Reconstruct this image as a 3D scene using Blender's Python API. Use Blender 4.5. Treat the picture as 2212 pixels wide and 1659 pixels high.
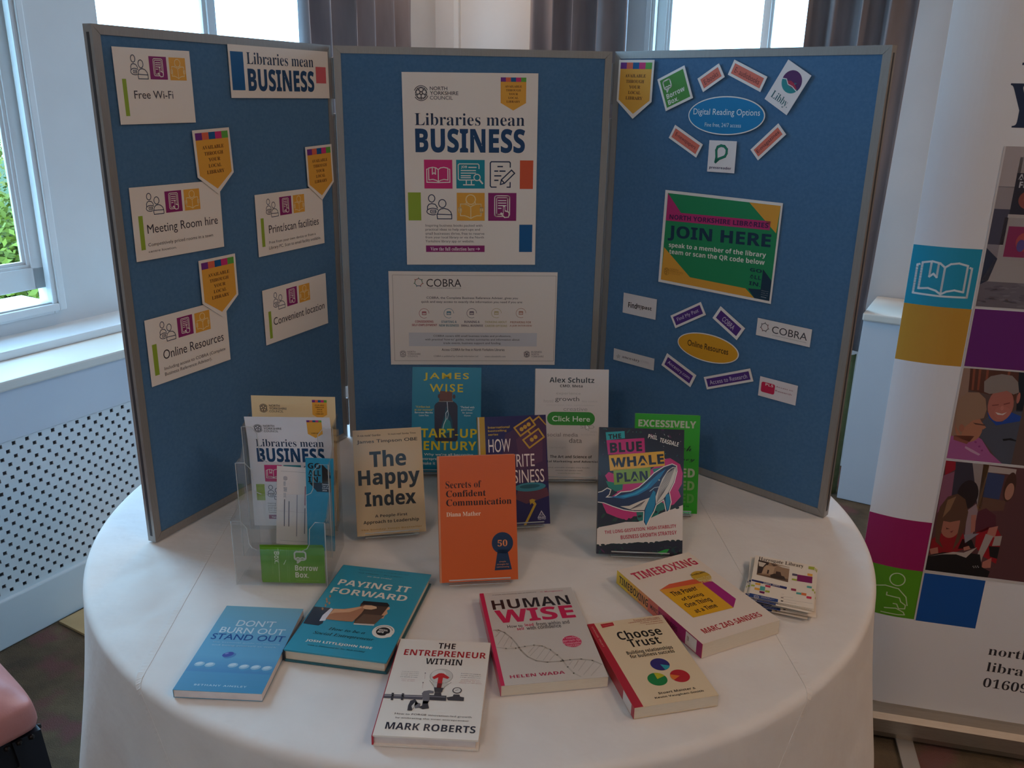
import bpy, bmesh, math, random
from mathutils import Matrix, Vector
from mathutils.geometry import tessellate_polygon
PI = math.pi
SC = bpy.context.scene
COL = SC.collection
for o in list(bpy.data.objects):
    bpy.data.objects.remove(o)

# ------------------------------------------------------------------ camera
# World: table top z = 0, floor z = -0.75, x along the middle board, y away from the viewer.
FLOOR = -0.75
cd = bpy.data.cameras.new('camera')
cd.sensor_width = 36.0
cd.lens = 36.0 * 1875.8 / 2212.0
cd.clip_start = 0.02
cd.clip_end = 300
cam = bpy.data.objects.new('camera', cd)
COL.objects.link(cam)
def cam_matrix(pos, yaw, pitch, roll):
    f = Vector((-math.sin(yaw) * math.cos(pitch), math.cos(yaw) * math.cos(pitch), -math.sin(pitch)))
    rt = Vector((math.cos(yaw), math.sin(yaw), 0))
    up = rt.cross(f)
    c, s = math.cos(roll), math.sin(roll)
    r2, u2 = c * rt + s * up, -s * rt + c * up
    m = Matrix((r2, u2, -f)).transposed().to_4x4()
    m.translation = pos
    return m
cam.matrix_world = cam_matrix(Vector((-0.0096, -1.9997, 0.8063)), -0.0526, 0.3219, 0.0191)
SC.camera = cam

# ------------------------------------------------------------------ view, sky
SC.view_settings.view_transform = 'Standard'
SC.view_settings.look = 'None'
SC.view_settings.exposure = 0.0
SC.view_settings.gamma = 1.0
SC.view_settings.use_curve_mapping = False
SC.cycles.transparent_max_bounces = 40
SC.cycles.max_bounces = 10
wd = bpy.data.worlds.new('overcast_sky')
SC.world = wd
wd.use_nodes = True
nt = wd.node_tree
bg = nt.nodes['Background']
tc = nt.nodes.new('ShaderNodeTexCoord')
sx = nt.nodes.new('ShaderNodeSeparateXYZ')
rp = nt.nodes.new('ShaderNodeValToRGB')
nt.links.new(tc.outputs['Generated'], sx.inputs[0])
nt.links.new(sx.outputs['Z'], rp.inputs[0])
rp.color_ramp.elements[0].position = 0.0
rp.color_ramp.elements[0].color = (0.36, 0.68, 1.0) + (1,)
rp.color_ramp.elements[1].position = 0.8
rp.color_ramp.elements[1].color = (0.32, 0.64, 1.0) + (1,)
# brighter patch of cloud where the sun stands behind the overcast
sun_dir = Vector((-math.sin(math.radians(43)) * .77, math.cos(math.radians(43)) * .77, .64)).normalized()
dn = nt.nodes.new('ShaderNodeVectorMath'); dn.operation = 'DOT_PRODUCT'; dn.inputs[1].default_value = sun_dir
mx0 = nt.nodes.new('ShaderNodeMath'); mx0.operation = 'MAXIMUM'; mx0.inputs[1].default_value = 0.0
pw = nt.nodes.new('ShaderNodeMath'); pw.operation = 'POWER'; pw.inputs[1].default_value = 45.0
sc_ = nt.nodes.new('ShaderNodeVectorMath'); sc_.operation = 'SCALE'; sc_.inputs[0].default_value = (0.5, 0.7, 0.85)
ad = nt.nodes.new('ShaderNodeVectorMath'); ad.operation = 'ADD'
nt.links.new(tc.outputs['Generated'], dn.inputs[0]); nt.links.new(dn.outputs['Value'], mx0.inputs[0]); nt.links.new(mx0.outputs[0], pw.inputs[0])
nt.links.new(pw.outputs[0], sc_.inputs['Scale']); nt.links.new(rp.outputs['Color'], ad.inputs[0]); nt.links.new(sc_.outputs[0], ad.inputs[1])
nt.links.new(ad.outputs[0], bg.inputs['Color'])
bg.inputs['Strength'].default_value = 11.0

# the two window walls meet at a right angle; frames: s along the wall, n into the room, z up
TH = math.radians(32.5)
DL = Vector((math.sin(TH), math.cos(TH), 0)); NL = Vector((DL.y, -DL.x, 0))
PL = Vector((-1.3175, 0.2767, 0))
DR = NL.copy(); NR = -DL
PR = Vector((1.590, 1.191, 0))
def frame(p, d, n):
    m = Matrix((d, n, Vector((0, 0, 1)))).transposed().to_4x4()
    m.translation = p
    return m
ML = frame(PL, DL, NL)      # left window wall
MR = frame(PR, DR, NR)      # right window wall
WIN_Z = (0.135, 1.95)
WIN_L = [(-0.43, 0.455), (0.735, 1.95)]
WIN_R = [(-1.15, -0.17)]
OL, ORR = -0.334, -0.31     # wall faces

def portal(name, M, s0, s1, n, into):
    l = bpy.data.lights.new(name, 'AREA')
    l.shape = 'RECTANGLE'; l.size = s1 - s0; l.size_y = WIN_Z[1] - WIN_Z[0]
    l.cycles.is_portal = True
    o = bpy.data.objects.new(name, l); COL.objects.link(o)
    z = Vector((0, 0, 1)); d = (M.to_3x3() @ Vector((0, into, 0)))
    x = z.cross(-d)
    m = Matrix((x, z, -d)).transposed().to_4x4()
    m.translation = M @ Vector(((s0 + s1) / 2, n, sum(WIN_Z) / 2))
    o.matrix_world = m
for k, (a, b) in enumerate(WIN_L): portal('window_daylight', ML, a, b, OL - 0.21, 1)
for a, b in WIN_R: portal('window_daylight', MR, a, b, ORR - 0.21, 1)
# warm ceiling lights of the room, and one added fill lamp
def ceiling_and_fill_lamp(x, y, watts, size):
    l = bpy.data.lights.new('ceiling_and_fill_light', 'AREA')
    l.shape = 'DISK'; l.size = size; l.energy = watts; l.color = (1.0, 0.7, 0.5)
    o = bpy.data.objects.new('ceiling_and_fill_light', l); COL.objects.link(o)
    o.location = (x, y, 2.20)
for x, y in ((1.6, -2.2), (-1.0, -3.0), (2.8, -0.6)): ceiling_and_fill_lamp(x, y, 16.0, 0.5)
ceiling_and_fill_lamp(-0.25, 1.75, 15.0, 0.4)  # fill lamp added to brighten the wall near the corner

# ------------------------------------------------------------------ materials
MATS = {}
def srgb(h):
    v = [int(h[i:i + 2], 16) / 255 for i in (0, 2, 4)]
    return tuple(c / 12.92 if c <= 0.04045 else ((c + 0.055) / 1.055) ** 2.4 for c in v) + (1,)
def new_mat(name):
    m = bpy.data.materials.new(name); m.use_nodes = True
    return m, m.node_tree, m.node_tree.nodes['Principled BSDF']
def mat(h, rough=0.6, metal=0.0, spec=0.4, coat=0.0):
    k = (h, rough, metal, spec, coat)
    if k not in MATS:
        m, t, p = new_mat('ink_' + h)
        p.inputs['Base Color'].default_value = srgb(h)
        p.inputs['Roughness'].default_value = rough
        p.inputs['Metallic'].default_value = metal
        p.inputs['Specular IOR Level'].default_value = spec
        p.inputs['Coat Weight'].default_value = coat
        p.inputs['Coat Roughness'].default_value = 0.12
        MATS[k] = m
    return MATS[k]
def noisy(name, c1, c2, scale, rough=0.9, bump=0.0, bscale=None, detail=4, sheen=0.0, stretch=None, trans=0.0, dist=0.002):
    m, t, p = new_mat(name)
    tcn = t.nodes.new('ShaderNodeTexCoord'); mp = t.nodes.new('ShaderNodeMapping')
    t.links.new(tcn.outputs['Object'], mp.inputs[0])
    if stretch: mp.inputs['Scale'].default_value = stretch
    n = t.nodes.new('ShaderNodeTexNoise'); n.inputs['Scale'].default_value = scale; n.inputs['Detail'].default_value = detail
    t.links.new(mp.outputs[0], n.inputs['Vector'])
    r = t.nodes.new('ShaderNodeValToRGB')
    r.color_ramp.elements[0].position = 0.3; r.color_ramp.elements[1].position = 0.7
    r.color_ramp.elements[0].color = srgb(c1); r.color_ramp.elements[1].color = srgb(c2)
    t.links.new(n.outputs[0], r.inputs[0]); t.links.new(r.outputs[0], p.inputs['Base Color'])
    p.inputs['Roughness'].default_value = rough
    p.inputs['Specular IOR Level'].default_value = 0.25
    if sheen:
        p.inputs['Sheen Weight'].default_value = sheen
        p.inputs['Sheen Roughness'].default_value = 0.4
    if bump:
        n2 = t.nodes.new('ShaderNodeTexNoise'); n2.inputs['Scale'].default_value = bscale or scale; n2.inputs['Detail'].default_value = 3
        t.links.new(mp.outputs[0], n2.inputs['Vector'])
        b = t.nodes.new('ShaderNodeBump'); b.inputs['Strength'].default_value = bump; b.inputs['Distance'].default_value = dist
        t.links.new(n2.outputs[0], b.inputs['Height']); t.links.new(b.outputs[0], p.inputs['Normal'])
    return m
def clear_mat(name, tint=(0.97, 0.985, 0.985), refl=0.25, rough=0.03):
    m = bpy.data.materials.new(name); m.use_nodes = True
    t = m.node_tree; t.nodes.clear()
    out = t.nodes.new('ShaderNodeOutputMaterial'); mx = t.nodes.new('ShaderNodeMixShader')
    tr = t.nodes.new('ShaderNodeBsdfTransparent'); gl = t.nodes.new('ShaderNodeBsdfGlossy')
    lw = t.nodes.new('ShaderNodeLayerWeight'); fr = t.nodes.new('ShaderNodeMath'); fr.operation = 'POWER'; fr.inputs[1].default_value = 4.0
    t.links.new(lw.outputs['Facing'], fr.inputs[0])
    mu = t.nodes.new('ShaderNodeMath'); mu.operation = 'MULTIPLY_ADD'; mu.inputs[1].default_value = 0.7; mu.inputs[2].default_value = 0.03 + refl * 0.06
    tr.inputs[0].default_value = tint + (1,); gl.inputs['Roughness'].default_value = rough
    t.links.new(fr.outputs[0], mu.inputs[0]); t.links.new(mu.outputs[0], mx.inputs[0])
    t.links.new(tr.outputs[0], mx.inputs[1]); t.links.new(gl.outputs[0], mx.inputs[2]); t.links.new(mx.outputs[0], out.inputs[0])
    return m
M_WALL = noisy('wall_paint', 'D3D2D0', 'D8D7D5', 6, 0.75, 0.05, 300)
M_WALLW = noisy('warm_tan_paint', 'A88B6C', 'B09474', 6, 0.8)
M_CEIL = noisy('ceiling_paint', 'D8CFC6', 'DDD5CC', 5, 0.8)
M_WOODW = noisy('white_gloss_paint', 'DCDEDD', 'E2E3E2', 4, 0.32, 0.02, 40)
M_SHELF = noisy('cream_gloss_paint', 'DCD3C6', 'E4DCD0', 4, 0.35, 0.02, 40)
M_CARPET = noisy('patterned_carpet', '54483A', '78664E', 11, 0.95, 0.9, 350, 6, dist=0.004)
_t = M_CARPET.node_tree; _n = _t.nodes.new('ShaderNodeTexNoise'); _n.inputs['Scale'].default_value = 6.5; _n.inputs['Detail'].default_value = 5
_r = _t.nodes.new('ShaderNodeValToRGB'); _r.color_ramp.elements[0].position = .52; _r.color_ramp.elements[1].position = .62
_m = _t.nodes.new('ShaderNodeMix'); _m.data_type = 'RGBA'; _p = _t.nodes['Principled BSDF']; _src = _p.inputs['Base Color'].links[0].from_socket
_c = _t.nodes.new('ShaderNodeTexCoord'); _t.links.new(_c.outputs['Object'], _n.inputs['Vector']); _t.links.new(_n.outputs[0], _r.inputs[0]); _t.links.new(_r.outputs[0], _m.inputs['Factor'])
_t.links.new(_src, _m.inputs['A']); _m.inputs['B'].default_value = srgb('74504A'); _t.links.new(_m.outputs['Result'], _p.inputs['Base Color'])
M_CLOTH = noisy('white_table_linen', 'D9D4D0', 'DFDBD7', 14, 0.85, 0.55, 16, 3, dist=0.006)
M_VELVET = noisy('grey_mauve_velvet', '7E777B', '9A9294', 9, 0.8, 0.15, 60, 3, 0.5, (1, 1, 0.25))
M_FELT = noisy('blue_loop_fabric', '4A7298', '527AA0', 160, 0.95, 0.25, 900, 2, 0.15)
M_ALU = noisy('satin_aluminium', '9A9794', 'A3A09D', 30, 0.42, 0.0, None, 2, 0, (40, 1, 1))
M_ALU.node_tree.nodes['Principled BSDF'].inputs['Metallic'].default_value = 0.55
M_GROOVE = mat('3A3B40', 0.5)
M_ACRYLIC = clear_mat('clear_acrylic', (0.975, 0.98, 0.98), 0.3, 0.04)
M_EDGE_GLINT = mat('CDD3D6', 0.25).copy(); M_EDGE_GLINT.name = 'pale_edge_highlight'; M_EDGE_GLINT.node_tree.nodes['Principled BSDF'].inputs['Alpha'].default_value = 0.6  # whitish colour stands in for the highlight on clear acrylic edges
M_GLASS = clear_mat('window_glass', (0.98, 0.99, 0.985), 0.05, 0.0)
M_PAGES = noisy('page_edges', 'D9CDB9', 'E6DBC8', 60, 0.85, 0.5, 400, 2, 0, (1, 1, 60), dist=0.0006)
M_LEATHER = noisy('pink_leather', 'B9766E', 'C4827A', 20, 0.36, 0.12, 260)
M_DARKWOOD = noisy('dark_stained_wood', '15161C', '23232B', 12, 0.35, 0.1, 50, 3, 0, (1, 1, 0.15))
M_DARK = mat('1B1C20', 0.5)
M_BARK = noisy('bark', '4B3E30', '6B5A45', 20, 0.9)
M_CARD = noisy('brown_card', 'B79A6E', 'C2A679', 15, 0.8)

# ------------------------------------------------------------------ object helpers
def tag(o, label, cat=None, group=None, kind=None):
    if label: o['label'] = label
    if cat: o['category'] = cat
    if group: o['group'] = group
    if kind: o['kind'] = kind
    return o
def empty(name, m=None, label=None, cat=None, group=None, kind=None):
    o = bpy.data.objects.new(name, None); COL.objects.link(o)
    o.empty_display_size = 0.05
    if m is not None: o.matrix_world = m
    return tag(o, label, cat, group, kind)
def link(name, me, parent=None, m=None, smooth=False):
    o = bpy.data.objects.new(name, me); COL.objects.link(o)
    if m is not None: o.matrix_world = m
    if parent is not None: o.parent = parent
    if smooth:
        for p in me.polygons: p.use_smooth = True
    return o
def obj(name, bm, mats, parent=None, m=None, smooth=False):
    me = bpy.data.meshes.new(name)
    bm.normal_update(); bm.to_mesh(me); bm.free()
    for k in (mats if isinstance(mats, (list, tuple)) else [mats]): me.materials.append(k)
    return link(name, me, parent, m, smooth)
def box(bm, x0, x1, y0, y1, z0, z1, mi=0, bev=0.0):
    v = [bm.verts.new((x, y, z)) for z in (z0, z1) for y in (y0, y1) for x in (x0, x1)]
    fs = []
    for q in ((0, 2, 3, 1), (4, 5, 7, 6), (0, 1, 5, 4), (2, 6, 7, 3), (0, 4, 6, 2), (1, 3, 7, 5)):
        f = bm.faces.new([v[i] for i in q]); f.material_index = mi; fs.append(f)
    if bev:
        es = list({e for f in fs for e in f.edges})
        r = bmesh.ops.bevel(bm, geom=es, offset=bev, segments=2, affect='EDGES', profile=0.6)
        for f in r['faces']: f.material_index = mi
    return fs
def prism(bm, pts, a0, a1, axis='y', mi=0):
    """closed outline extruded; pts are 2-D in the plane across the axis"""
    def P(p, a):
        return {'x': (a, p[0], p[1]), 'y': (p[0], a, p[1]), 'z': (p[0], p[1], a)}[axis]
    A = [bm.verts.new(P(p, a0)) for p in pts]; B = [bm.verts.new(P(p, a1)) for p in pts]
    n = len(pts)
    for tri in tessellate_polygon([[Vector((p[0], p[1], 0)) for p in pts]]):
        for V, flip in ((A, 0), (B, 1)):
            t = [V[i] for i in tri]
            try: bm.faces.new(t[::-1] if flip else t).material_index = mi
            except ValueError: pass
    for i in range(n):
        j = (i + 1) % n
        bm.faces.new((A[i], A[j], B[j], B[i])).material_index = mi
    bmesh.ops.recalc_face_normals(bm, faces=bm.faces)
def sheet_path(path, t):
    """2-D outline of a bent sheet of thickness t following the open path"""
    L, R = [], []
    for i, p in enumerate(path):
        a = Vector(path[max(i - 1, 0)]); b = Vector(path[min(i + 1, len(path) - 1)])
        d = (b - a).normalized(); n = Vector((-d.y, d.x)) * t / 2
        L.append((p[0] + n.x, p[1] + n.y)); R.append((p[0] - n.x, p[1] - n.y))
    return L + R[::-1]
def tube(bm, pts, rad, seg=8, mi=0):
    rings = []
    for i, p in enumerate(pts):
        p = Vector(p); d = (Vector(pts[min(i + 1, len(pts) - 1)]) - Vector(pts[max(i - 1, 0)])).normalized()
        u = d.orthogonal().normalized(); v = d.cross(u)
        r = rad[i] if isinstance(rad, (list, tuple)) else rad
        rings.append([bm.verts.new(p + (u * math.cos(2 * PI * k / seg) + v * math.sin(2 * PI * k / seg)) * r) for k in range(seg)])
    for a, b in zip(rings, rings[1:]):
        for k in range(seg):
            bm.faces.new((a[k], a[(k + 1) % seg], b[(k + 1) % seg], b[k])).material_index = mi
    bm.faces.new(rings[0][::-1]).material_index = mi; bm.faces.new(rings[-1]).material_index = mi
# ------------------------------------------------------------------ printed artwork on flat things
SB = lambda s: ''.join(chr(0x1D400 + ord(c) - 65) if 'A' <= c <= 'Z' else chr(0x1D41A + ord(c) - 97) if 'a' <= c <= 'z' else chr(0x1D7CE + ord(c) - 48) if '0' <= c <= '9' else c for c in s)
SI = lambda s: ''.join(chr(0x1D434 + ord(c) - 65) if 'A' <= c <= 'Z' else '\u210e' if c == 'h' else chr(0x1D44E + ord(c) - 97) if 'a' <= c <= 'z' else c for c in s)
BI = lambda s: ''.join(chr(0x1D468 + ord(c) - 65) if 'A' <= c <= 'Z' else chr(0x1D482 + ord(c) - 97) if 'a' <= c <= 'z' else c for c in s)
SCR = lambda s: ''.join(chr(0x1D4D0 + ord(c) - 65) if 'A' <= c <= 'Z' else chr(0x1D4EA + ord(c) - 97) if 'a' <= c <= 'z' else c for c in s)
BS = lambda s: ''.join(chr(0x1D5D4 + ord(c) - 65) if 'A' <= c <= 'Z' else chr(0x1D5EE + ord(c) - 97) if 'a' <= c <= 'z' else chr(0x1D7EC + ord(c) - 48) if '0' <= c <= '9' else c for c in s)
#        letters -> glyphs, stroke gain, letter spacing
STY = {'n': (None, 0.0, 1), 'm': (None, 0.009, 1), 'b': (BS, 0.0, 1), 'x': (BS, 0.012, 1), 'w': (None, 0.016, 1.25),
       'B': (BS, 0.0, 1), 'H': (BS, 0.02, 1.02), 'S': (SB, 0.0, 1), 's': (SB, -0.006, 1), 'I': (BI, 0.0, 1), 'i': (SI, 0.004, 1), 'C': (SCR, 0.0, 1)}
TXT = {}
_tc = bpy.data.curves.new('type', 'FONT'); _to = bpy.data.objects.new('type', _tc)
_tc.resolution_u = 3
def glyphs(s, sty):
    k = (s, sty)
    if k not in TXT:
        f, off, sp = STY[sty]
        _tc.body = f(s) if f else s
        _tc.offset = off; _tc.space_character = sp
        me = bpy.data.meshes.new_from_object(_to)
        vs = [(v.co.x, v.co.y) for v in me.vertices]
        fs = [tuple(p.vertices) for p in me.polygons]
        bpy.data.meshes.remove(me)
        x0 = min(v[0] for v in vs); x1 = max(v[0] for v in vs); y0 = min(v[1] for v in vs); y1 = max(v[1] for v in vs)
        TXT[k] = ([((x - x0) / (x1 - x0), (y1 - y) / (y1 - y0)) for x, y in vs], fs, (x1 - x0) / (y1 - y0))
    return TXT[k]
def homography(src, W, H):
    dst = [(0, 0), (W, 0), (W, H), (0, H)]
    A = []; b = []
    for (x, y), (u, v) in zip(src, dst):
        A.append([x, y, 1, 0, 0, 0, -u * x, -u * y]); b.append(u)
        A.append([0, 0, 0, x, y, 1, -v * x, -v * y]); b.append(v)
    n = 8
    for i in range(n):
        p = max(range(i, n), key=lambda r: abs(A[r][i]))
        A[i], A[p] = A[p], A[i]; b[i], b[p] = b[p], b[i]
        for r in range(i + 1, n):
            f = A[r][i] / A[i][i]
            if f:
                for c in range(i, n): A[r][c] -= f * A[i][c]
                b[r] -= f * b[i]
    h = [0] * n
    for i in range(n - 1, -1, -1):
        h[i] = (b[i] - sum(A[i][c] * h[c] for c in range(i + 1, n))) / A[i][i]
    def f(x, y):
        w = h[6] * x + h[7] * y + 1
        return (h[0] * x + h[1] * y + h[2]) / w, (h[3] * x + h[4] * y + h[5]) / w
    return f
DZ = 0.00013
class Art:
    """Flat printed work, W x H mm, origin top left, y down. rect() lets cover measurements taken
    in perspective be entered as they were read; they are flattened onto the work first."""
    def __init__(s, W, H, rect=None, rough=0.6, coat=0.0, z=0.0):
        s.W, s.H = W, H
        s.v = []; s.f = []; s.mi = []; s.mats = []
        s.map = homography(rect, W, H) if rect else (lambda x, y: (x, y))
        s.rough, s.coat, s.z = rough, coat, z
        s.place = lambda x, y, h: ((x - W / 2) * 0.001, (H / 2 - y) * 0.001, h)
        s.clip = True; s.sub = 0
    def m(s, col):
        k = mat(col, s.rough, 0, 0.4, s.coat) if isinstance(col, str) else col
        if k not in s.mats: s.mats.append(k)
        return s.mats.index(k)
    def add(s, pts, faces, col, lay):
        b = len(s.v); i = s.m(col)
        if s.clip: pts = [(min(max(x, 0), s.W), min(max(y, 0), s.H)) for x, y in pts]
        s.v += [s.place(x, y, s.z + lay * DZ) for x, y in pts]
        for f in faces: s.f.append(tuple(b + j for j in f)); s.mi.append(i)
    def polymm(s, pts, col, lay=1):
        t = tessellate_polygon([[Vector((x, y, 0)) for x, y in pts]])
        fs = []
        for a, b, c in t:
            (x1, y1), (x2, y2), (x3, y3) = pts[a], pts[b], pts[c]
            fs.append((a, b, c) if (x2 - x1) * (y3 - y1) - (x3 - x1) * (y2 - y1) < 0 else (a, c, b))
        s.add(pts, fs, col, lay)
    def poly(s, pts, col, lay=1): s.polymm([s.map(*p) for p in pts], col, lay)
    def box(s, b):
        x0, y0 = s.map(b[0], b[1]); x1, y1 = s.map(b[2], b[3])
        return x0, y0, x1, y1
    def rect(s, b, col, lay=1, r=0):
        x0, y0, x1, y1 = s.box(b); s.rectmm(x0, y0, x1, y1, col, lay, r)
    def rectmm(s, x0, y0, x1, y1, col, lay=1, r=0): s.polymm(rrect(x0, y0, x1, y1, r), col, lay)
    def ell(s, cx, cy, rx, ry=None, col='000000', lay=1, rot=0, n=28):
        ry = rx if ry is None else ry; cx, cy = s.map(cx, cy); c, k = math.cos(rot), math.sin(rot)
        P = [(rx * math.cos(2 * PI * i / n), ry * math.sin(2 * PI * i / n)) for i in range(n)]
        s.polymm([(cx + x * c - y * k, cy + x * k + y * c) for x, y in P], col, lay)
    def linemm(s, pts, w, col, lay=1, closed=False):
        P = [Vector(p) for p in pts]
        if s.sub:      # bent work: keep strokes short so that they follow the bend
            if closed: P.append(P[0]); closed = False
            Q = [P[0]]
            for p, q in zip(P, P[1:]):
                k = max(1, math.ceil((q - p).length / s.sub)); Q += [p.lerp(q, j / k) for j in range(1, k + 1)]
            P = Q
        n = len(P)
        for i in range(n if closed else n - 1):
            a, b = P[i], P[(i + 1) % n]
            d = b - a
            if d.length < 1e-6: continue
            d.normalize(); q = Vector((-d.y, d.x)) * w / 2; e = d * w * 0.35
            a2, b2 = a - e, b + e
            s.polymm([tuple(a2 + q), tuple(b2 + q), tuple(b2 - q), tuple(a2 - q)], col, lay)
    def line(s, pts, w, col, lay=1, closed=False): s.linemm([s.map(*p) for p in pts], w, col, lay, closed)
    def ring(s, cx, cy, rx, ry, w, col, lay=1, a0=0, a1=360, n=26, mm=False):
        if not mm: cx, cy = s.map(cx, cy)
        P = []
        for i in range(n + 1):
            a = math.radians(a0 + (a1 - a0) * i / n); P.append((math.cos(a), math.sin(a)))
        V = [(cx + (rx + w / 2) * x, cy + (ry + w / 2) * y) for x, y in P] + [(cx + (rx - w / 2) * x, cy + (ry - w / 2) * y) for x, y in P]
        s.add(V, [(i, n + 1 + i, n + 2 + i, i + 1) for i in range(n)], col, lay)
    def textmm(s, t, x0, y0, x1, y1, col, sty='n', lay=2, rot=0):
        vs, fs, asp = glyphs(t, sty)
        if rot:      # turned about the box centre by rot degrees, box given before turning
            c, k = math.cos(math.radians(rot)), math.sin(math.radians(rot)); cx, cy = (x0 + x1) / 2, (y0 + y1) / 2
            pts = []
            for u, v in vs:
                x, y = x0 + u * (x1 - x0) - cx, y0 + v * (y1 - y0) - cy
                pts.append((cx + x * c - y * k, cy + x * k + y * c))
        else: pts = [(x0 + u * (x1 - x0), y0 + v * (y1 - y0)) for u, v in vs]
        s.add(pts, fs, col, lay)
    def text(s, t, b, col, sty='n', lay=2):
        x0, y0, x1, y1 = s.box(b)
        if y1 - y0 < 0.5: y1 = y0 + 0.5
        s.textmm(t, x0, y0, x1, y1, col, sty, lay)
    def textrot(s, t, l, r, h, col, sty='b', lay=2):
        """line of type from left middle l to right middle r, h mm tall"""
        (x0, y0), (x1, y1) = s.map(*l), s.map(*r); L = math.hypot(x1 - x0, y1 - y0); cx, cy = (x0 + x1) / 2, (y0 + y1) / 2
        s.textmm(t, cx - L / 2, cy - h / 2, cx + L / 2, cy + h / 2, col, sty, lay, math.degrees(math.atan2(y1 - y0, x1 - x0)) or .001)
    def slab(s, pts, t, col):
        """body of the sheet: outline (mm) from z = -t to 0"""
        i = s.m(col); b = len(s.v); n = len(pts)
        ar = sum(pts[k][0] * pts[(k + 1) % n][1] - pts[(k + 1) % n][0] * pts[k][1] for k in range(n))
        if ar > 0: pts = pts[::-1]
        s.v += [s.place(x, y, s.z) for x, y in pts] + [s.place(x, y, s.z - t) for x, y in pts]
        s.f.append(tuple(range(b, b + n))); s.mi.append(i)
        s.f.append(tuple(range(b + 2 * n - 1, b + n - 1, -1))); s.mi.append(i)
        for k in range(n):
            j = (k + 1) % n
            s.f.append((b + k, b + n + k, b + n + j, b + j)); s.mi.append(i)
    def sheet(s, t=0.0006, col='EDE6DF'): s.slab([(0, 0), (s.W, 0), (s.W, s.H), (0, s.H)], t, col)
    def block(s, x0, x1, y0, y1, z0, z1, col):
        """plain box in mm x/y and metre z"""
        i = s.m(col); b = len(s.v)
        s.v += [s.place(x, y, z) for z in (z0, z1) for y in (y0, y1) for x in (x0, x1)]
        for q in ((0, 1, 3, 2), (4, 6, 7, 5), (0, 4, 5, 1), (2, 3, 7, 6), (0, 2, 6, 4), (1, 5, 7, 3)):
            s.f.append(tuple(b + k for k in q)); s.mi.append(i)
    def build(s, name, parent=None, m=None):
        me = bpy.data.meshes.new(name)
        me.from_pydata(s.v, [], s.f)
        for k in s.mats: me.materials.append(k)
        me.polygons.foreach_set('material_index', s.mi)
        me.update()
        return link(name, me, parent, m)
def rrect(x0, y0, x1, y1, r=0):
    if not r: return [(x0, y0), (x1, y0), (x1, y1), (x0, y1)]
    P = []
    for cx, cy, a in ((x1 - r, y0 + r, -90), (x1 - r, y1 - r, 0), (x0 + r, y1 - r, 90), (x0 + r, y0 + r, 180)):
        for k in range(6):
            t = math.radians(a + 18 * k); P.append((cx + r * math.cos(t), cy + r * math.sin(t)))
    return P
# ink colours
NAVY, BLUE, AMBER, PURPLE, CORAL, PINK, GREEN, TEAL, LIME, MAG, BLACK, WHITE, PAPER = \
    '1D3557', '0B5A94', 'E7A83F', '702B86', 'E06A50', 'CF2E78', '5FA845', '128FA3', '93AE35', '8C1F6C', '1A171A', 'F0EAE4', 'EDE6DF'
BROWNTX = '4A2A17'

# line icons, drawn in a box (mm)
def icon_people(a, b, col=NAVY, w=None):
    x, y, x1, y1 = b; W, H = x1 - x, y1 - y; w = w or W * 0.035
    P = lambda u, v: (x + u * W, y + v * H)
    a.ring(*P(.20, .15), .125 * W, .15 * H, w, col, 2, mm=True); a.ring(*P(.62, .36), .145 * W, .165 * H, w, col, 2, mm=True)
    a.linemm([P(.03, .62), P(.03, .48), P(.09, .39), P(.2, .36), P(.33, .39), P(.40, .48), P(.42, .55)], w, col, 2)
    a.ring(*P(.24, .69), .24 * W, .135 * H, w, col, 2, 60, 330, mm=True)
    a.linemm(rrect(*P(.15, .63), *P(.36, .75), .03 * W), w * .8, col, 2, True); a.linemm([P(.2, .69), P(.34, .69)], w * .8, col, 2)
    a.linemm([P(.42, .80), P(.46, .66), P(.56, .58), P(.7, .56), P(.84, .6), P(.95, .7), P(.99, .82)], w, col, 2)
    a.linemm([P(.40, .80), P(.99, .82), P(.99, .99), P(.42, .99)], w, col, 2, True)
def icon_tablet(a, b, bg=MAG, col=WHITE, sq=True):
    x, y, x1, y1 = b; W, H = x1 - x, y1 - y; w = W * 0.035
    P = lambda u, v: (x + u * W, y + v * H)
    if sq: a.rectmm(x, y, x1, y1, bg, 1)
    a.linemm(rrect(*P(.23, .1), *P(.76, .84), .07 * W), w, col, 2, True)
    a.linemm(rrect(*P(.30, .17), *P(.69, .77), .03 * W), w * .8, col, 2, True)
    for v in (.27, .36, .45): a.linemm([P(.36, v), P(.63, v)], w, col, 2)
    a.linemm([P(.36, .55), P(.46, .55)], w, col, 2)
    a.polymm([P(.53, .46), P(.60, .46), P(.61, .62), P(.72, .65), P(.76, .72), P(.74, .88), P(.58, .9), P(.42, .74), P(.46, .69), P(.53, .74)], col, 3)
    a.polymm([P(.55, .5), P(.58, .5), P(.59, .66), P(.70, .69), P(.73, .74), P(.71, .85), P(.6, .86), P(.5, .76), P(.55, .78)], bg, 4)
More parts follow.
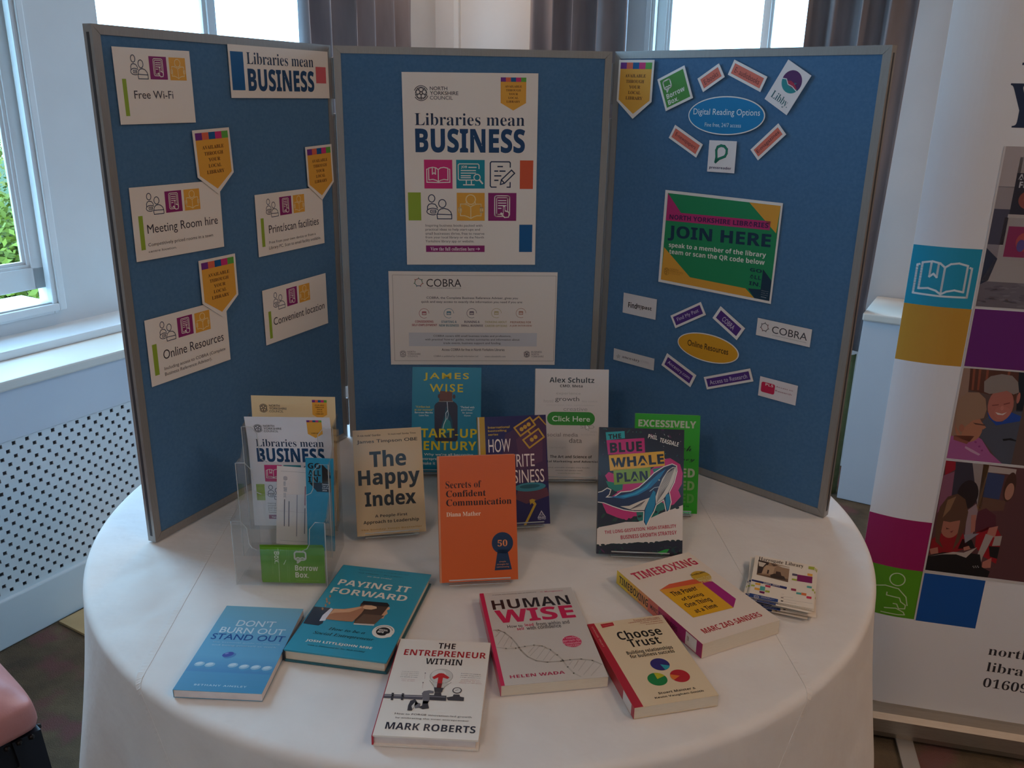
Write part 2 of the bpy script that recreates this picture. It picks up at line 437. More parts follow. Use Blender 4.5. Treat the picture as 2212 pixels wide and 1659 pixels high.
def icon_reader(a, b, bg=AMBER, col='F4DCA6', sq=True):
    x, y, x1, y1 = b; W, H = x1 - x, y1 - y; w = W * 0.035
    P = lambda u, v: (x + u * W, y + v * H)
    if sq: a.rectmm(x, y, x1, y1, bg, 1)
    a.ring(*P(.5, .24), .17 * W, .17 * H, w, col, 2, mm=True)
    for k in (1, -1):
        Q = lambda u, v: P(.5 + k * (u - .5), v)
        a.linemm([P(.5, .5), Q(.6, .44), Q(.72, .40), Q(.87, .40), Q(.87, .82), Q(.72, .82), Q(.6, .86), P(.5, .92)], w, col, 2)
        a.linemm(rrect(min(Q(.84, 0)[0], Q(.93, 0)[0]), P(0, .53)[1], max(Q(.84, 0)[0], Q(.93, 0)[0]), P(0, .70)[1], .02 * W), w, col, 2, True)
    a.linemm([P(.5, .5), P(.5, .92)], w, col, 2)
    a.linemm([P(.33, .38), P(.36, .3)], w, col, 2); a.linemm([P(.67, .38), P(.64, .3)], w, col, 2)
def icon_book(a, b, bg=PINK, col=WHITE, sq=True):
    x, y, x1, y1 = b; W, H = x1 - x, y1 - y; w = W * 0.033
    P = lambda u, v: (x + u * W, y + v * H)
    if sq: a.rectmm(x, y, x1, y1, bg, 1)
    for k in (1, -1):
        Q = lambda u, v: P(.5 + k * (u - .5), v)
        a.linemm([P(.5, .34), Q(.58, .28), Q(.70, .26), Q(.84, .29), Q(.84, .70), Q(.70, .68), Q(.58, .71), P(.5, .76)], w, col, 2)
        a.linemm([Q(.88, .32), Q(.91, .33), Q(.91, .78), Q(.5, .79)], w, col, 2)
    a.linemm([P(.5, .34), P(.5, .76)], w, col, 2)
    a.linemm([P(.29, .28), P(.29, .5), P(.345, .45), P(.40, .5), P(.40, .28)], w, col, 2)
def icon_job(a, b, bg=TEAL, col=WHITE):
    x, y, x1, y1 = b; W, H = x1 - x, y1 - y; w = W * 0.033
    P = lambda u, v: (x + u * W, y + v * H)
    a.rectmm(x, y, x1, y1, bg, 1)
    a.linemm([P(.62, .70), P(.11, .70), P(.07, .66), P(.07, .18), P(.11, .14), P(.76, .14), P(.80, .18), P(.80, .30)], w, col, 2)
    a.textmm('JOB', *P(.17, .20), *P(.38, .31), col, 'b', 2)
    a.linemm([P(.44, .26), P(.70, .26)], w * 1.2, col, 2)
    for v in (.37, .46, .55, .62): a.linemm([P(.17, v), P(.68 if v < .5 else .5, v)], w, col, 2)
    a.ring(*P(.73, .61), .11 * W, .11 * H, w, col, 2, mm=True); a.linemm([P(.82, .70), P(.92, .82)], w * 1.7, col, 2)
    a.linemm([P(.35, .72), P(.35, .85)], w, col, 2); a.linemm([P(.53, .72), P(.53, .85)], w, col, 2); a.linemm([P(.25, .87), P(.63, .87)], w * 1.2, col, 2)
def icon_pencil(a, b, col=NAVY):
    x, y, x1, y1 = b; W, H = x1 - x, y1 - y; w = W * 0.045
    P = lambda u, v: (x + u * W, y + v * H)
    a.linemm([P(.80, .22), P(.80, .06), P(.76, .02), P(.07, .02), P(.03, .07), P(.03, .93), P(.07, .98), P(.26, .98)], w, col, 2)
    a.linemm([P(.68, .98), P(.80, .98), P(.80, .8)], w, col, 2)
    for v, u0, u1 in ((.2, .32, .5), (.37, .2, .32), (.37, .4, .6), (.55, .2, .44), (.72, .2, .33)): a.linemm([P(u0, v), P(u1, v)], w * 1.1, col, 2)
    a.linemm([P(.42, .88), P(.46, .7), P(.85, .33), P(.97, .45), P(.58, .83)], w, col, 2, True); a.linemm([P(.46, .7), P(.58, .83)], w, col, 2)
def rose(a, cx, cy, r, col, w=None):
    w = w or r * .09
    a.ring(cx, cy, r * .93, r * .93, w, col, 2, 20, 150, mm=True); a.ring(cx, cy, r * .93, r * .93, w, col, 2, 200, 335, mm=True)
    for k in range(5):
        t = 2 * PI * k / 5 - PI / 2
        a.ring(cx + .42 * r * math.cos(t), cy + .42 * r * math.sin(t), r * .27, r * .27, w, col, 2, n=14, mm=True)
        t += PI / 5
        a.linemm([(cx + .62 * r * math.cos(t), cy + .62 * r * math.sin(t)), (cx + .76 * r * math.cos(t), cy + .76 * r * math.sin(t))], w * 1.4, col, 2)
    a.ring(cx, cy, r * .2, r * .2, w, col, 2, mm=True, n=14); a.ring(cx, cy, r * .75, r * .75, w * .8, col, 2, mm=True)
def heptagon(a, cx, cy, r, cols, w):
    P = [(cx + r * math.cos(2 * PI * k / 7 - PI / 2), cy + r * math.sin(2 * PI * k / 7 - PI / 2)) for k in range(7)]
    for k in range(7): a.linemm([P[k], P[(k + 1) % 7]], w, cols[k % len(cols)], 2); a.linemm([P[k], (cx + (P[k][0] - cx) * 1.22, cy + (P[k][1] - cy) * 1.22)], w, cols[k % len(cols)], 2)
def bubble(a, b, col, w):
    x, y, x1, y1 = b; W, H = x1 - x, y1 - y
    a.linemm(rrect(x, y, x1, y + H * .72, W * .22), w, col, 2, True)
    a.linemm([(x + W * .26, y + H * .74), (x + W * .24, y + H * .98), (x + W * .56, y + H * .74)], w, col, 2)
    a.linemm([(x + W * .12, y + H * .58), (x + W * .3, y + H * .52), (x + W * .5, y + H * .58), (x + W * .7, y + H * .52), (x + W * .88, y + H * .58)], w * .9, col, 2)
def council(a, cx, cy, r, bx, col, lines=('NORTH', 'YORKSHIRE', 'COUNCIL')):
    rose(a, cx, cy, r, col)
    x0, y0, x1, y1 = bx; h = (y1 - y0) / 3
    for k, t in enumerate(lines):
        fr = {'NORTH': .61, 'YORKSHIRE': 1, 'COUNCIL': .8, 'BUSINESS': .85}[t]
        a.textmm(t, x0, y0 + k * h, x0 + (x1 - x0) * fr, y0 + k * h + h * .78, col, 'm' if k < 2 else 'n', 2)
def badge_art(a, x0, y0, x1, ysh, ytip, lay=1, col=AMBER):
    """orange pennant with five colour blocks and its wording, in mm"""
    W = x1 - x0; xm = (x0 + x1) / 2; hb = (ysh - y0) * .17
    a.polymm([(x0, y0), (x1, y0), (x1, ysh), (xm, ytip), (x0, ysh)], col, lay)
    for k, c in enumerate((PURPLE, CORAL, BLUE, PINK, GREEN)):
        a.rectmm(x0 + W * k / 5, y0, x0 + W * (k + 1) / 5, y0 + hb, c, lay + 1)
    H = ysh - y0
    for k, (t, f) in enumerate((('AVAILABLE', .66), ('THROUGH', .58), ('YOUR', .36), ('LOCAL', .40), ('LIBRARY', .54))):
        yy = y0 + H * (.31 + .148 * k)
        a.textmm(t, xm - W * f / 2, yy, xm + W * f / 2, yy + H * .085, BROWNTX, 'S', lay + 1)
# ------------------------------------------------------------------ the room
CEILZ = 2.25
def struct(o): o['kind'] = 'structure'; return o
SC_ = 2.668                      # s of the corner on the left wall
S2C = -2.297                     # s of the corner on the right wall
# floor and ceiling: rectangle spanned from the corner
corner = ML @ Vector((SC_, OL, 0))
def room_pt(a, b): return corner - DL * a + DR * b     # a along the left wall towards the viewer, b along the right wall
def room_slab(name, z0, z1, m):
    bm = bmesh.new()
    P = [room_pt(-.4, -.4), room_pt(6.6, -.4), room_pt(6.6, 6.1), room_pt(-.4, 6.1)]
    prism(bm, [(p.x, p.y) for p in P], z0, z1, 'z')
    return struct(obj(name, bm, m))
room_slab('floor', FLOOR - 0.1, FLOOR, M_CARPET)
room_slab('ceiling', CEILZ, CEILZ + 0.1, M_CEIL)
def window_wall(name, M, off, s0, s1, wins):
    bm = bmesh.new(); T = 0.19
    edges = [s0]
    for a, b in wins: edges += [a, b]
    edges.append(s1)
    for k in range(0, len(edges), 2):
        a, b = edges[k], edges[k + 1]; sp = 0.16 if name == 'wall_left' and k == 2 else 0      # outer reveal of the first window is splayed
        prism(bm, [(a, off), (b, off), (b, off - T), (a + sp, off - T), (a, off - (.085 if sp else T))], FLOOR, CEILZ, 'z')
    for a, b in wins:
        box(bm, a, b, off - T, off, FLOOR, WIN_Z[0]); box(bm, a, b, off - T, off, WIN_Z[1], CEILZ)
    return struct(obj(name, bm, M_WALL, None, M))
window_wall('wall_left', ML, OL, -4.3, SC_ + 0.2, WIN_L)
window_wall('wall_right', MR, ORR, S2C, 4.1, WIN_R)
bm = bmesh.new(); box(bm, -4.4, -4.1, OL, 6.2, FLOOR, CEILZ); struct(obj('wall_front', bm, M_WALLW, None, ML))
bm = bmesh.new(); box(bm, 3.8, 4.1, -.3, 7.2, FLOOR, CEILZ); struct(obj('wall_side', bm, M_WALLW, None, MR))
# thick lower wall and the white sill board on it
bm = bmesh.new(); box(bm, -4.1, SC_, OL, -0.187, FLOOR, 0.034); struct(obj('trim_1', bm, M_WALL, None, ML))
bm = bmesh.new(); box(bm, -4.1, SC_, OL - 0.02, -0.172, 0.036, 0.063, 0, 0.006); struct(obj('trim_2', bm, M_WOODW, None, ML))
# slim pipe casing beside the corner
bm = bmesh.new(); box(bm, -2.175, -2.147, ORR, ORR + 0.02, FLOOR, CEILZ, 0, 0.004); struct(obj('trim_3', bm, M_WOODW, None, MR))

def window(name, M, off, w, sash_open=False, casing=True, mullion=None, recess=0.06):
    a, b = w; z0, z1 = WIN_Z
    e = empty(name, M, None, None, None, 'structure')
    bm = bmesh.new()
    n1 = off - recess; n0 = n1 - 0.05; fw = 0.006
    box(bm, a, a + fw, n0, n1 + .03, z0, z1, 0, .003); box(bm, b - fw, b, n0, n1 + .03, z0, z1, 0, .003)
    box(bm, a, b, n0, n1 + .03, z0, z0 + fw * .7, 0, .003); box(bm, a, b, n0, n1 + .03, z1 - fw, z1, 0, .003)
    obj('frame', bm, M_WOODW, e)
    if casing:
        bm = bmesh.new()
        for n2, wd2, x in ((0.018, 0.024, 0.0), (0.010, 0.016, 0.0)):
            o_ = 0.0 if n2 == 0.018 else -0.016
            box(bm, a - o_ - wd2, a - o_, off - .02, off + n2, z0 + o_ - wd2, z1 - o_ + wd2, 0, .004)
            box(bm, b + o_, b + o_ + wd2, off - .02, off + n2, z0 + o_ - wd2, z1 - o_ + wd2, 0, .004)
            box(bm, a - o_, b + o_, off - .02, off + n2, z0 + o_ - wd2, z0 + o_, 0, .004)
            box(bm, a - o_, b + o_, off - .02, off + n2, z1 - o_, z1 - o_ + wd2, 0, .004)
        obj('casing', bm, M_WOODW, e)
    zb = z0 + (0.048 if sash_open else fw * .7 + .004); n1s = n1; n0s = n1 - 0.035
    st = 0.040; a2, b2 = a + fw, b - fw
    bm = bmesh.new()
    box(bm, a2, a2 + st, n0s, n1s, zb, z1 - fw, 0, .003); box(bm, b2 - st, b2, n0s, n1s, zb, z1 - fw, 0, .003)
    box(bm, a2, b2, n0s, n1s, zb, zb + .070, 0, .003); box(bm, a2, b2, n0s, n1s, z1 - fw - .06, z1 - fw, 0, .003)
    # stepped glazing moulding
    for k, dd in ((1, .013), (2, .026)):
        box(bm, a2 + st - .002, a2 + st + dd * .8, n0s + .006 * k, n1s - .006 * k, zb + .065, z1 - fw - .05, 0, .002)
        box(bm, b2 - st - dd * .8, b2 - st + .002, n0s + .006 * k, n1s - .006 * k, zb + .065, z1 - fw - .05, 0, .002)
        box(bm, a2 + st, b2 - st, n0s + .006 * k, n1s - .006 * k, zb + .065, zb + .070 + dd * .8, 0, .002)
    if mullion:
        for mw, dn in ((mullion[1], 0.004), (mullion[1] * .5, -0.006)):
            box(bm, mullion[0] - mw / 2, mullion[0] + mw / 2, n0s + .004 + dn, n1s - dn - .004, zb, z1 - fw, 0, .003)
    obj('sash', bm, M_WOODW, e)
    bm = bmesh.new(); nm = (n0s + n1s) / 2
    v = [bm.verts.new(p) for p in ((a2 + .035, nm, zb + .06), (b2 - .035, nm, zb + .06), (b2 - .035, nm, z1 - .06), (a2 + .035, nm, z1 - .06))]
    bm.faces.new(v); obj('pane', bm, M_GLASS, e)
    if sash_open:   # finger lift on the bottom rail
        bm = bmesh.new(); box(bm, .2, .28, n1s - .002, n1s + .012, zb + .03, zb + .05, 0, .004); obj('sash_lift', bm, mat('3B3527', .4, .6), e)
    return e
window('window_1', ML, OL, WIN_L[0], sash_open=True, recess=0.03)
window('window_2', ML, OL, WIN_L[1], casing=False, mullion=(1.315, .066), recess=0.12)
window('window_3', MR, ORR, WIN_R[0], casing=True, mullion=(-.66, .045), recess=0.05)

# radiator covers under the windows
def cover(name, M, s0, s1, n0, label, grille):
    e = empty(name, M @ Matrix.Translation((s0, 0 if grille else .05, FLOOR)), label, 'radiator cover')
    W = s1 - s0; H = 0.036 - FLOOR; zg0, zg1 = 0.150, 0.611
    bm = bmesh.new(); box(bm, -.004, W + .004, n0, .010, H - .030, H, 0, .006); obj('top_shelf', bm, M_SHELF, e)
    bm = bmesh.new()
    if grille:
        box(bm, 0, W, -.022, 0, zg1, H - .030, 0, .002)
        box(bm, 0, .06, -.022, 0, zg0, zg1); box(bm, W - .06, W, -.022, 0, zg0, zg1)
    else: box(bm, 0, W, -.022, 0, 0.002, H - .030, 0, .002)
    box(bm, 0, .02, n0, -.022, 0.002, H - .030); box(bm, W - .02, W, n0, -.022, .002, H - .030)
    obj('front_panel', bm, noisy('white_satin_panel', 'CDD0D6', 'D2D5DA', 5, .5), e)
    if grille: bm = bmesh.new(); box(bm, 0, W, -.022, .006, 0.002, zg0, 0, .004); obj('skirting', bm, M_WOODW, e)
    if grille:      # pressed sheet with staggered square holes
        p = 0.0392; hs = p * .29
        x0, x1 = .05, W - .05
        X = [x0]; Z = [zg0 - .004]
        k = 0
        while x0 + .012 + k * p / 2 + hs < x1: X += [x0 + .012 + k * p / 2, x0 + .012 + k * p / 2 + hs]; k += 1
        X.append(x1); k = 0
        while zg0 + .012 + k * p / 2 + hs < zg1 - .004: Z += [zg0 + .012 + k * p / 2, zg0 + .012 + k * p / 2 + hs]; k += 1
        Z.append(zg1 + .004)
        bm = bmesh.new()
        V = [[bm.verts.new((a, -.006, z)) for a in X] for z in Z]
        for j in range(len(Z) - 1):
            for i in range(len(X) - 1):
                if i % 2 == 1 and j % 2 == 1 and (i // 2 + j // 2) % 2 == 0: continue
                bm.faces.new((V[j][i], V[j][i + 1], V[j + 1][i + 1], V[j + 1][i]))
        r = bmesh.ops.extrude_face_region(bm, geom=list(bm.faces))
        for v in r['geom']:
            if isinstance(v, bmesh.types.BMVert): v.co.y -= .004
        bmesh.ops.recalc_face_normals(bm, faces=bm.faces)
        obj('grille', bm, M_WOODW, e)
        bm = bmesh.new(); box(bm, .03, W - .03, -.13, -.05, .10, .60, 0, .01)
        obj('radiator', bm, mat('8E8B90', .5), e)
    return e
cover('radiator_cover', ML, -1.3, 1.25, -.185, 'white radiator cover with square holed grille under the left window', True)
cover('radiator_cover', MR, -.065, 1.3, -.35, 'plain white radiator cover behind the pull up banner', False)

# curtains: hanging velvet in deep pleats
def curtain(M, s0, s1, n, z0, z1, pleats, amp, seed, label, tuck=0.0):
    rnd = random.Random(seed); bm = bmesh.new(); NS = pleats * 14; NZ = 22
    ph = [rnd.uniform(-.5, .5) for _ in range(pleats + 2)]; am = [rnd.uniform(.5, 1.25) for _ in range(pleats + 2)]
    rows = []
    for j in range(NZ + 1):
        tz = j / NZ; z = z0 + (z1 - z0) * tz; row = []
        for i in range(NS + 1):
            u = i / NS; k = u * pleats; kk = int(k)
            a = am[kk] * (1 - (k - kk)) + am[kk + 1] * (k - kk); f = ph[kk] * (1 - (k - kk)) + ph[kk + 1] * (k - kk)
            w = math.sin(2 * PI * k + f + .3 * math.sin(2 * tz + kk))
            w = math.copysign(abs(w) ** .7, w)
            s = s0 + (s1 - s0) * (u + .35 / pleats * math.cos(2 * PI * k + f) * a * .4)
            s -= tuck * (1 - tz) * u
            row.append(bm.verts.new((s, n + amp * a * w + .006 * math.sin(5 * tz + u * 9), z)))
        rows.append(row)
    for a, b in zip(rows, rows[1:]):
        for i in range(NS): bm.faces.new((a[i], a[i + 1], b[i + 1], b[i]))
    o = obj('curtain', bm, M_VELVET, None, M, True)
    md = o.modifiers.new('cloth', 'SOLIDIFY'); md.thickness = .004; md.offset = 0
    return tag(o, label, 'curtain', 'grey velvet curtains at the windows')
curtain(ML, 1.40, 2.14, -.105, -.16, 2.1, 6, .055, 3, 'grey mauve velvet curtain right of the left pale window, above the board hinge')
curtain(MR, -1.64, -1.205, -.10, -.16, 2.1, 4, .055, 5, 'grey mauve velvet curtain between the plain wall and the right hand window')
curtain(MR, -.43, -.037, .02, -.135, 2.1, 4, .045, 8, 'grey mauve velvet curtain beside the pull up banner, behind the right board', .048)

# curved olive strip in the gap below the right curtain
bm = bmesh.new()
rows = []
for z in (FLOOR + .004, -.45, -.145):
    rows.append([bm.verts.new((-.107 + .03 * math.sin(a), .0 + .03 * math.cos(a), z)) for a in [(-1 + k / 8) * 1.6 for k in range(17)]])
for a, b in zip(rows, rows[1:]):
    for k in range(16): bm.faces.new((a[k], b[k], b[k + 1], a[k + 1]))
o = obj('olive_strip', bm, noisy('olive_tone', '6E7048', '7E7F55', 30, .9), None, MR, True)
md = o.modifiers.new('cloth', 'SOLIDIFY'); md.thickness = .004
tag(o, 'narrow olive green strip just right of the display board edge', 'drape')
# ------------------------------------------------------------------ outside the left windows
bm = bmesh.new(); box(bm, -60, 60, -70, OL - 0.6, -5.25, -5.03)
o = tag(obj('lawn', bm, noisy('grass', '22360F', '34481A', 3, .95), None, ML), 'green lawn far below outside the windows', 'lawn')
def tree(name, x, y, zb, h, r, c1, c2, seed, label):
    rnd = random.Random(seed)
    e = empty(name, Matrix.Translation((x, y, zb)), label, 'tree', 'trees outside the left window')
    bm = bmesh.new(); tube(bm, [(0, 0, 0), (.1, .05, h * .3), (0, .1, h * .6), (.05, 0, h * .85)], [.22, .18, .12, .05], 9)
    for k in range(6):
        a = k * 1.1; z = h * (.35 + .07 * k)
        tube(bm, [(0.03, .05, z), (math.cos(a) * r * .4, math.sin(a) * r * .4, z + h * .1), (math.cos(a) * r * .7, math.sin(a) * r * .7, z + h * .13)], [.07, .05, .02], 6)
    obj('trunk', bm, M_BARK, e)
    bm = bmesh.new()
    blobs = [(rnd.gauss(0, .42) * r, rnd.gauss(0, .42) * r, h * (.62 + rnd.gauss(0, .15)), r * rnd.uniform(.3, .55)) for _ in range(26)]
    for bx, by, bz, br in blobs:
        for _ in range(800):
            d = Vector((rnd.gauss(0, 1), rnd.gauss(0, 1), rnd.gauss(0, .8))).normalized() * br * rnd.uniform(.6, 1.05)
            p = Vector((bx, by, bz)) + d; s = rnd.uniform(.03, .07)
            u = Vector((rnd.gauss(0, 1), rnd.gauss(0, 1), rnd.gauss(0, .5))).normalized(); v = u.orthogonal().normalized()
            t = [bm.verts.new(p + q) for q in (-u * s, v * s * .5, u * s, -v * s * .5)]
            bm.faces.new(t)
    obj('crown', bm, noisy('leaves_' + c1, c1, c2, 1.5, .6), e)
for a in (('broadleaf_tree', -4.7, 7.4, -5.0, 5.9, 1.7, '4A5212', '66701E', 1, 'bright green leafy tree seen through the left sash window'),
          ('broadleaf_tree', -10.0, 12.4, -5.0, 6.6, 2.2, '5A5416', '74702A', 2, 'yellowish green tree farther off behind the left window'),
          ('broadleaf_tree', -9.4, 5.6, -5.0, 5.0, 1.9, '3C4810', '56601A', 4, 'low dark green tree left of the bright one outside the window')): tree(*a)
# ------------------------------------------------------------------ table and linen
TC = Vector((0.026, -0.376, 0)); TR = 0.7565
RHO = 0.016
def fold(th, d):
    A = min(1.0, d / 0.30) ** 1.2 * 0.027
    f = 1.0 + .55 * math.sin(9 * th + .6) + .35 * math.sin(17 * th + 2.0 * math.sin(2 * th)) + .2 * math.sin(5 * th + 1)
    return A * f
def drape(x, y, off):
    """flat cloth point (about the table centre) -> point on the draped cloth, off above the surface"""
    r = math.hypot(x, y); th = math.atan2(y, x)
    R0 = TR - RHO
    if r <= R0:
        w = .0006 * math.sin(23 * x + 7 * y) * math.sin(11 * y - 5 * x)
        X, Y = TC.x + x, TC.y + y      # soft creases where the top cloth lies loose near its left hem
        w -= .0032 * max(0, math.sin(75 * X + 22 * Y + 2.2 * math.sin(11 * Y))) ** 2 * math.exp(-((X + .432) / .045) ** 2 - ((Y + .76) / .15) ** 2)
        w -= .0022 * max(0, math.sin(38 * X - 30 * Y + math.sin(14 * X))) ** 2 * math.exp(-((X + .57) / .10) ** 2 - ((Y + .70) / .14) ** 2)
        w -= .0020 * max(0, math.sin(30 * X + 34 * Y)) ** 2 * math.exp(-((X - .60) / .10) ** 2 - ((Y + .75) / .12) ** 2)
        return Vector((TC.x + x, TC.y + y, off + min(w, 0)))
    a = (r - R0) / RHO
    if a < PI / 2: rr, z, d = R0 + (RHO + off) * math.sin(a), -RHO + (RHO + off) * math.cos(a), 0
    else:
        d = (a - PI / 2) * RHO; rr = TR + off; z = -RHO - d
    rr += fold(th, d) if d > 0 else 0
    return Vector((TC.x + rr * math.cos(th), TC.y + rr * math.sin(th), z))
def cloth_grid(drop, cuts=()):
    bm = bmesh.new(); NT = 300
    R0 = TR - RHO; Rm = R0 + RHO * PI / 2
    rs = [R0 * k / 60 for k in range(1, 61)] + [R0 + RHO * PI / 2 * k / 5 for k in range(1, 6)] + [Rm + drop * k / 26 for k in range(1, 27)]
    c = bm.verts.new((0, 0, 0)); prev = None
    for r in rs:
        ring = [bm.verts.new((r * math.cos(2 * PI * k / NT), r * math.sin(2 * PI * k / NT), 0)) for k in range(NT)]
        for k in range(NT):
            j = (k + 1) % NT
            if prev: bm.faces.new((prev[k], ring[k], ring[j], prev[j]))
            else: bm.faces.new((c, ring[k], ring[j]))
        prev = ring
    for co, no in cuts:
        bmesh.ops.bisect_plane(bm, geom=bm.verts[:] + bm.edges[:] + bm.faces[:], plane_co=co, plane_no=no, clear_outer=True)
    return bm
bm = cloth_grid(0.728)
for v in bm.verts: v.co = drape(v.co.x, v.co.y, -0.0022)
o = obj('tablecloth', bm, M_CLOTH, None, None, True)
tag(o, 'white linen tablecloth hanging to the floor over the round table', 'tablecloth')
# second, narrower cloth laid front to back over it
HEM = [((-.488 - TC.x, 0, 0), (-1, 0, 0)), ((.489 - TC.x, 0, 0), (1, 0, 0))]
bm = cloth_grid(0.66, HEM)
for v in bm.verts: v.co = drape(v.co.x, v.co.y, -0.0004)
run = obj('table_runner', bm, M_CLOTH, None, None, True)
tag(run, 'second white cloth laid front to back across the tablecloth with a stitched hem', 'cloth')
for sgn, xh in ((-1, -.488), (1, .489)):
    bm = bmesh.new(); prev = None
    y = -1.30
    while y <= 0.62:
        q = []
        for x_, h in ((xh, -.0018), (xh, .0002), (xh - sgn * .010, .0002), (xh - sgn * .0102, -.0003)):
            q.append(bm.verts.new(drape(x_ - TC.x, y - TC.y, h + ((.0002 * math.sin(y * 700)) if h > 0 else 0))))
        if prev:
            for k in range(3): bm.faces.new((prev[k], q[k], q[k + 1], prev[k + 1]))
        prev = q; y += .004
    obj('hem', bm, M_CLOTH, run, None, False)
# the round table itself
e = empty('round_table', Matrix.Translation((TC.x, TC.y, FLOOR)), 'round banquet table hidden under the white tablecloth', 'table')
bm = bmesh.new(); prism(bm, [((TR - .012) * math.cos(2 * PI * k / 96), (TR - .012) * math.sin(2 * PI * k / 96)) for k in range(96)], -FLOOR - .035, -FLOOR - .006, 'z'); obj('tabletop', bm, M_CARD, e)
for k in range(4):
    a = PI / 4 + k * PI / 2; bm = bmesh.new()
    tube(bm, [(.5 * math.cos(a), .5 * math.sin(a), 0), (.45 * math.cos(a), .45 * math.sin(a), -FLOOR - .035)], .016, 10); obj('leg', bm, M_GROOVE, e)

# ------------------------------------------------------------------ folding display board
aL, aR = 1.0746, 0.8263
BW, BH, BT, G = 0.600, 0.8976, 0.019, 0.006
def panel_frame(o, u):
    n = Vector((u.y, -u.x, 0))       # towards the viewer
    m = Matrix((u, Vector((0, 0, 1)), n)).transposed().to_4x4(); m.translation = o
    return m
hl, hr = Vector((-.3 - G, 0, 0)), Vector((.3 + G, 0, 0))
dl, dr = Vector((-math.cos(aL), -math.sin(aL), 0)), Vector((math.cos(aR), -math.sin(aR), 0))
UPB = Vector((0, 0, .0007))
PAN = {'L': panel_frame(hl + dl * BW + UPB, -dl), 'C': panel_frame(Vector((-.3, 0, 0)) + UPB, Vector((1, 0, 0))), 'R': panel_frame(hr + UPB, dr)}
board = empty('display_board', Matrix.Identity(4), 'three panel folding display board in blue fabric standing on the table', 'display board')
for key in 'LCR':
    M = PAN[key]; F = .015
    bm = bmesh.new()
    def bar(pts, mi=0):
        A = [bm.verts.new((x, y, 0)) for x, y in pts]; B = [bm.verts.new((x, y, -BT)) for x, y in pts]
        bm.faces.new(A).material_index = mi; bm.faces.new(B[::-1]).material_index = mi
        for i in range(len(A)):
            j = (i + 1) % len(A); bm.faces.new((A[j], A[i], B[i], B[j])).material_index = mi
    g = .0005
    bar([(0, 0), (BW, 0), (BW - F - g, F), (F + g, F)]); bar([(0, BH), (F + g, BH - F), (BW - F - g, BH - F), (BW, BH)])
    bar([(0, 0), (F, F + g), (F, BH - F - g), (0, BH)]); bar([(BW, 0), (BW, BH), (BW - F, BH - F - g), (BW - F, F + g)])
    # groove along each outer edge of the extrusion
    for x0, x1 in ((-.0004, .0006), (BW - .0006, BW + .0004)): box(bm, x0, x1, .012, BH - .012, -.0125, -.0068, 1)
    bmesh.ops.recalc_face_normals(bm, faces=bm.faces)
    fr = obj('frame', bm, [M_ALU, M_GROOVE], board, M)
    bm = bmesh.new(); box(bm, F - .001, BW - F + .001, F - .001, BH - F + .001, -BT + .004, -.0016); obj('fabric_panel', bm, M_FELT, board, M)
for x in (hl, hr):
    for z0, z1 in ((.03, .10), (.10 + .03, .76), (.79, .875)):
        bm = bmesh.new(); sx_ = -1 if x is hl else 1
        box(bm, x.x - .0042, x.x + .0042, .004, .013, z0, z1, 0, .002); obj('hinge_strip', bm, mat('8B8C90', .35, .3), board)
# ------------------------------------------------------------------ notices pinned to the board
def pin(a, name, spec, label, cat, lift=.0005, group=None):
    k, u, v, w, h, rot = spec
    m = PAN[k] @ Matrix.Translation((u * .001, v * .001, lift + .0009)) @ Matrix.Rotation(math.radians(rot), 4, 'Z')
    o = a.build(name, None, m)
    tag(o, label, cat, group)
    return o
def service(spec, rect, ppl, pur, amb, bar, head, subs, label):
    a = Art(spec[3], spec[4], rect); a.sheet()
    icon_people(a, a.box(ppl)); icon_tablet(a, a.box(pur)); icon_reader(a, a.box(amb)); a.rect(bar, LIME)
    a.text(head[0], head[1], '33303F', 'n')
    for t, b in subs: a.text(t, b, '4A4650', 'n')
    pin(a, 'notice_card', spec, label, 'card')
service(('L', 114, 807, 163, 119, 0.2), [(697, 293), (1187, 320), (1227, 770), (757, 787)], (805, 345, 930, 500), (928, 353, 1053, 502), (1055, 360, 1171, 507), (762, 498, 815, 732),
        ('Free Wi-Fi', (837, 572, 1087, 622)), [], 'white card about free internet, topmost near the left edge of the left board')
service(('L', 136, 583, 207, 124, -0.8), [(805, 1187), (1375, 1130), (1403, 1552), (857, 1648)], (903, 1222, 1025, 1345), (1025, 1207, 1142, 1328), (1145, 1194, 1254, 1314), (862, 1365, 912, 1572),
        ('Meeting Room hire', (917, 1418, 1365, 1424)), [('Competitively priced rooms in a town', (925, 1532, 1333, 1493)), ('centre location.', (928, 1577, 1103, 1562))], 'white card reading Meeting Room hire on the left board')
service(('L', 439, 546, 213, 123, -0.2), [(1597, 1232), (2022, 1172), (2035, 1525), (1625, 1622)], (1665, 1258, 1748, 1362), (1752, 1243, 1833, 1345), (1838, 1230, 1914, 1330), (1634, 1380, 1665, 1555),
        ('Print/scan facilities', (1685, 1422, 2000, 1410)), [('Print from your own device or from a', (1688, 1522, 1980, 1480)), ('Library PC. Scan to email facility available.', (1688, 1554, 2012, 1505))], 'white card reading Print/scan facilities on the left board')
service(('L', 131, 358, 197, 122, -0.1), [(903, 418), (1412, 285), (1445, 658), (952, 838)], (992, 430, 1105, 530), (1108, 402, 1216, 496), (1218, 374, 1322, 468), (950, 572, 1001, 757),
        ('Online Resources', (1020, 605, 1402, 540)), [('Including access to COBRA (Complete', (1030, 710, 1413, 605)), ('Business Reference Advisor).', (1033, 745, 1330, 668))], 'white card reading Online Resources, lowest on the left board')
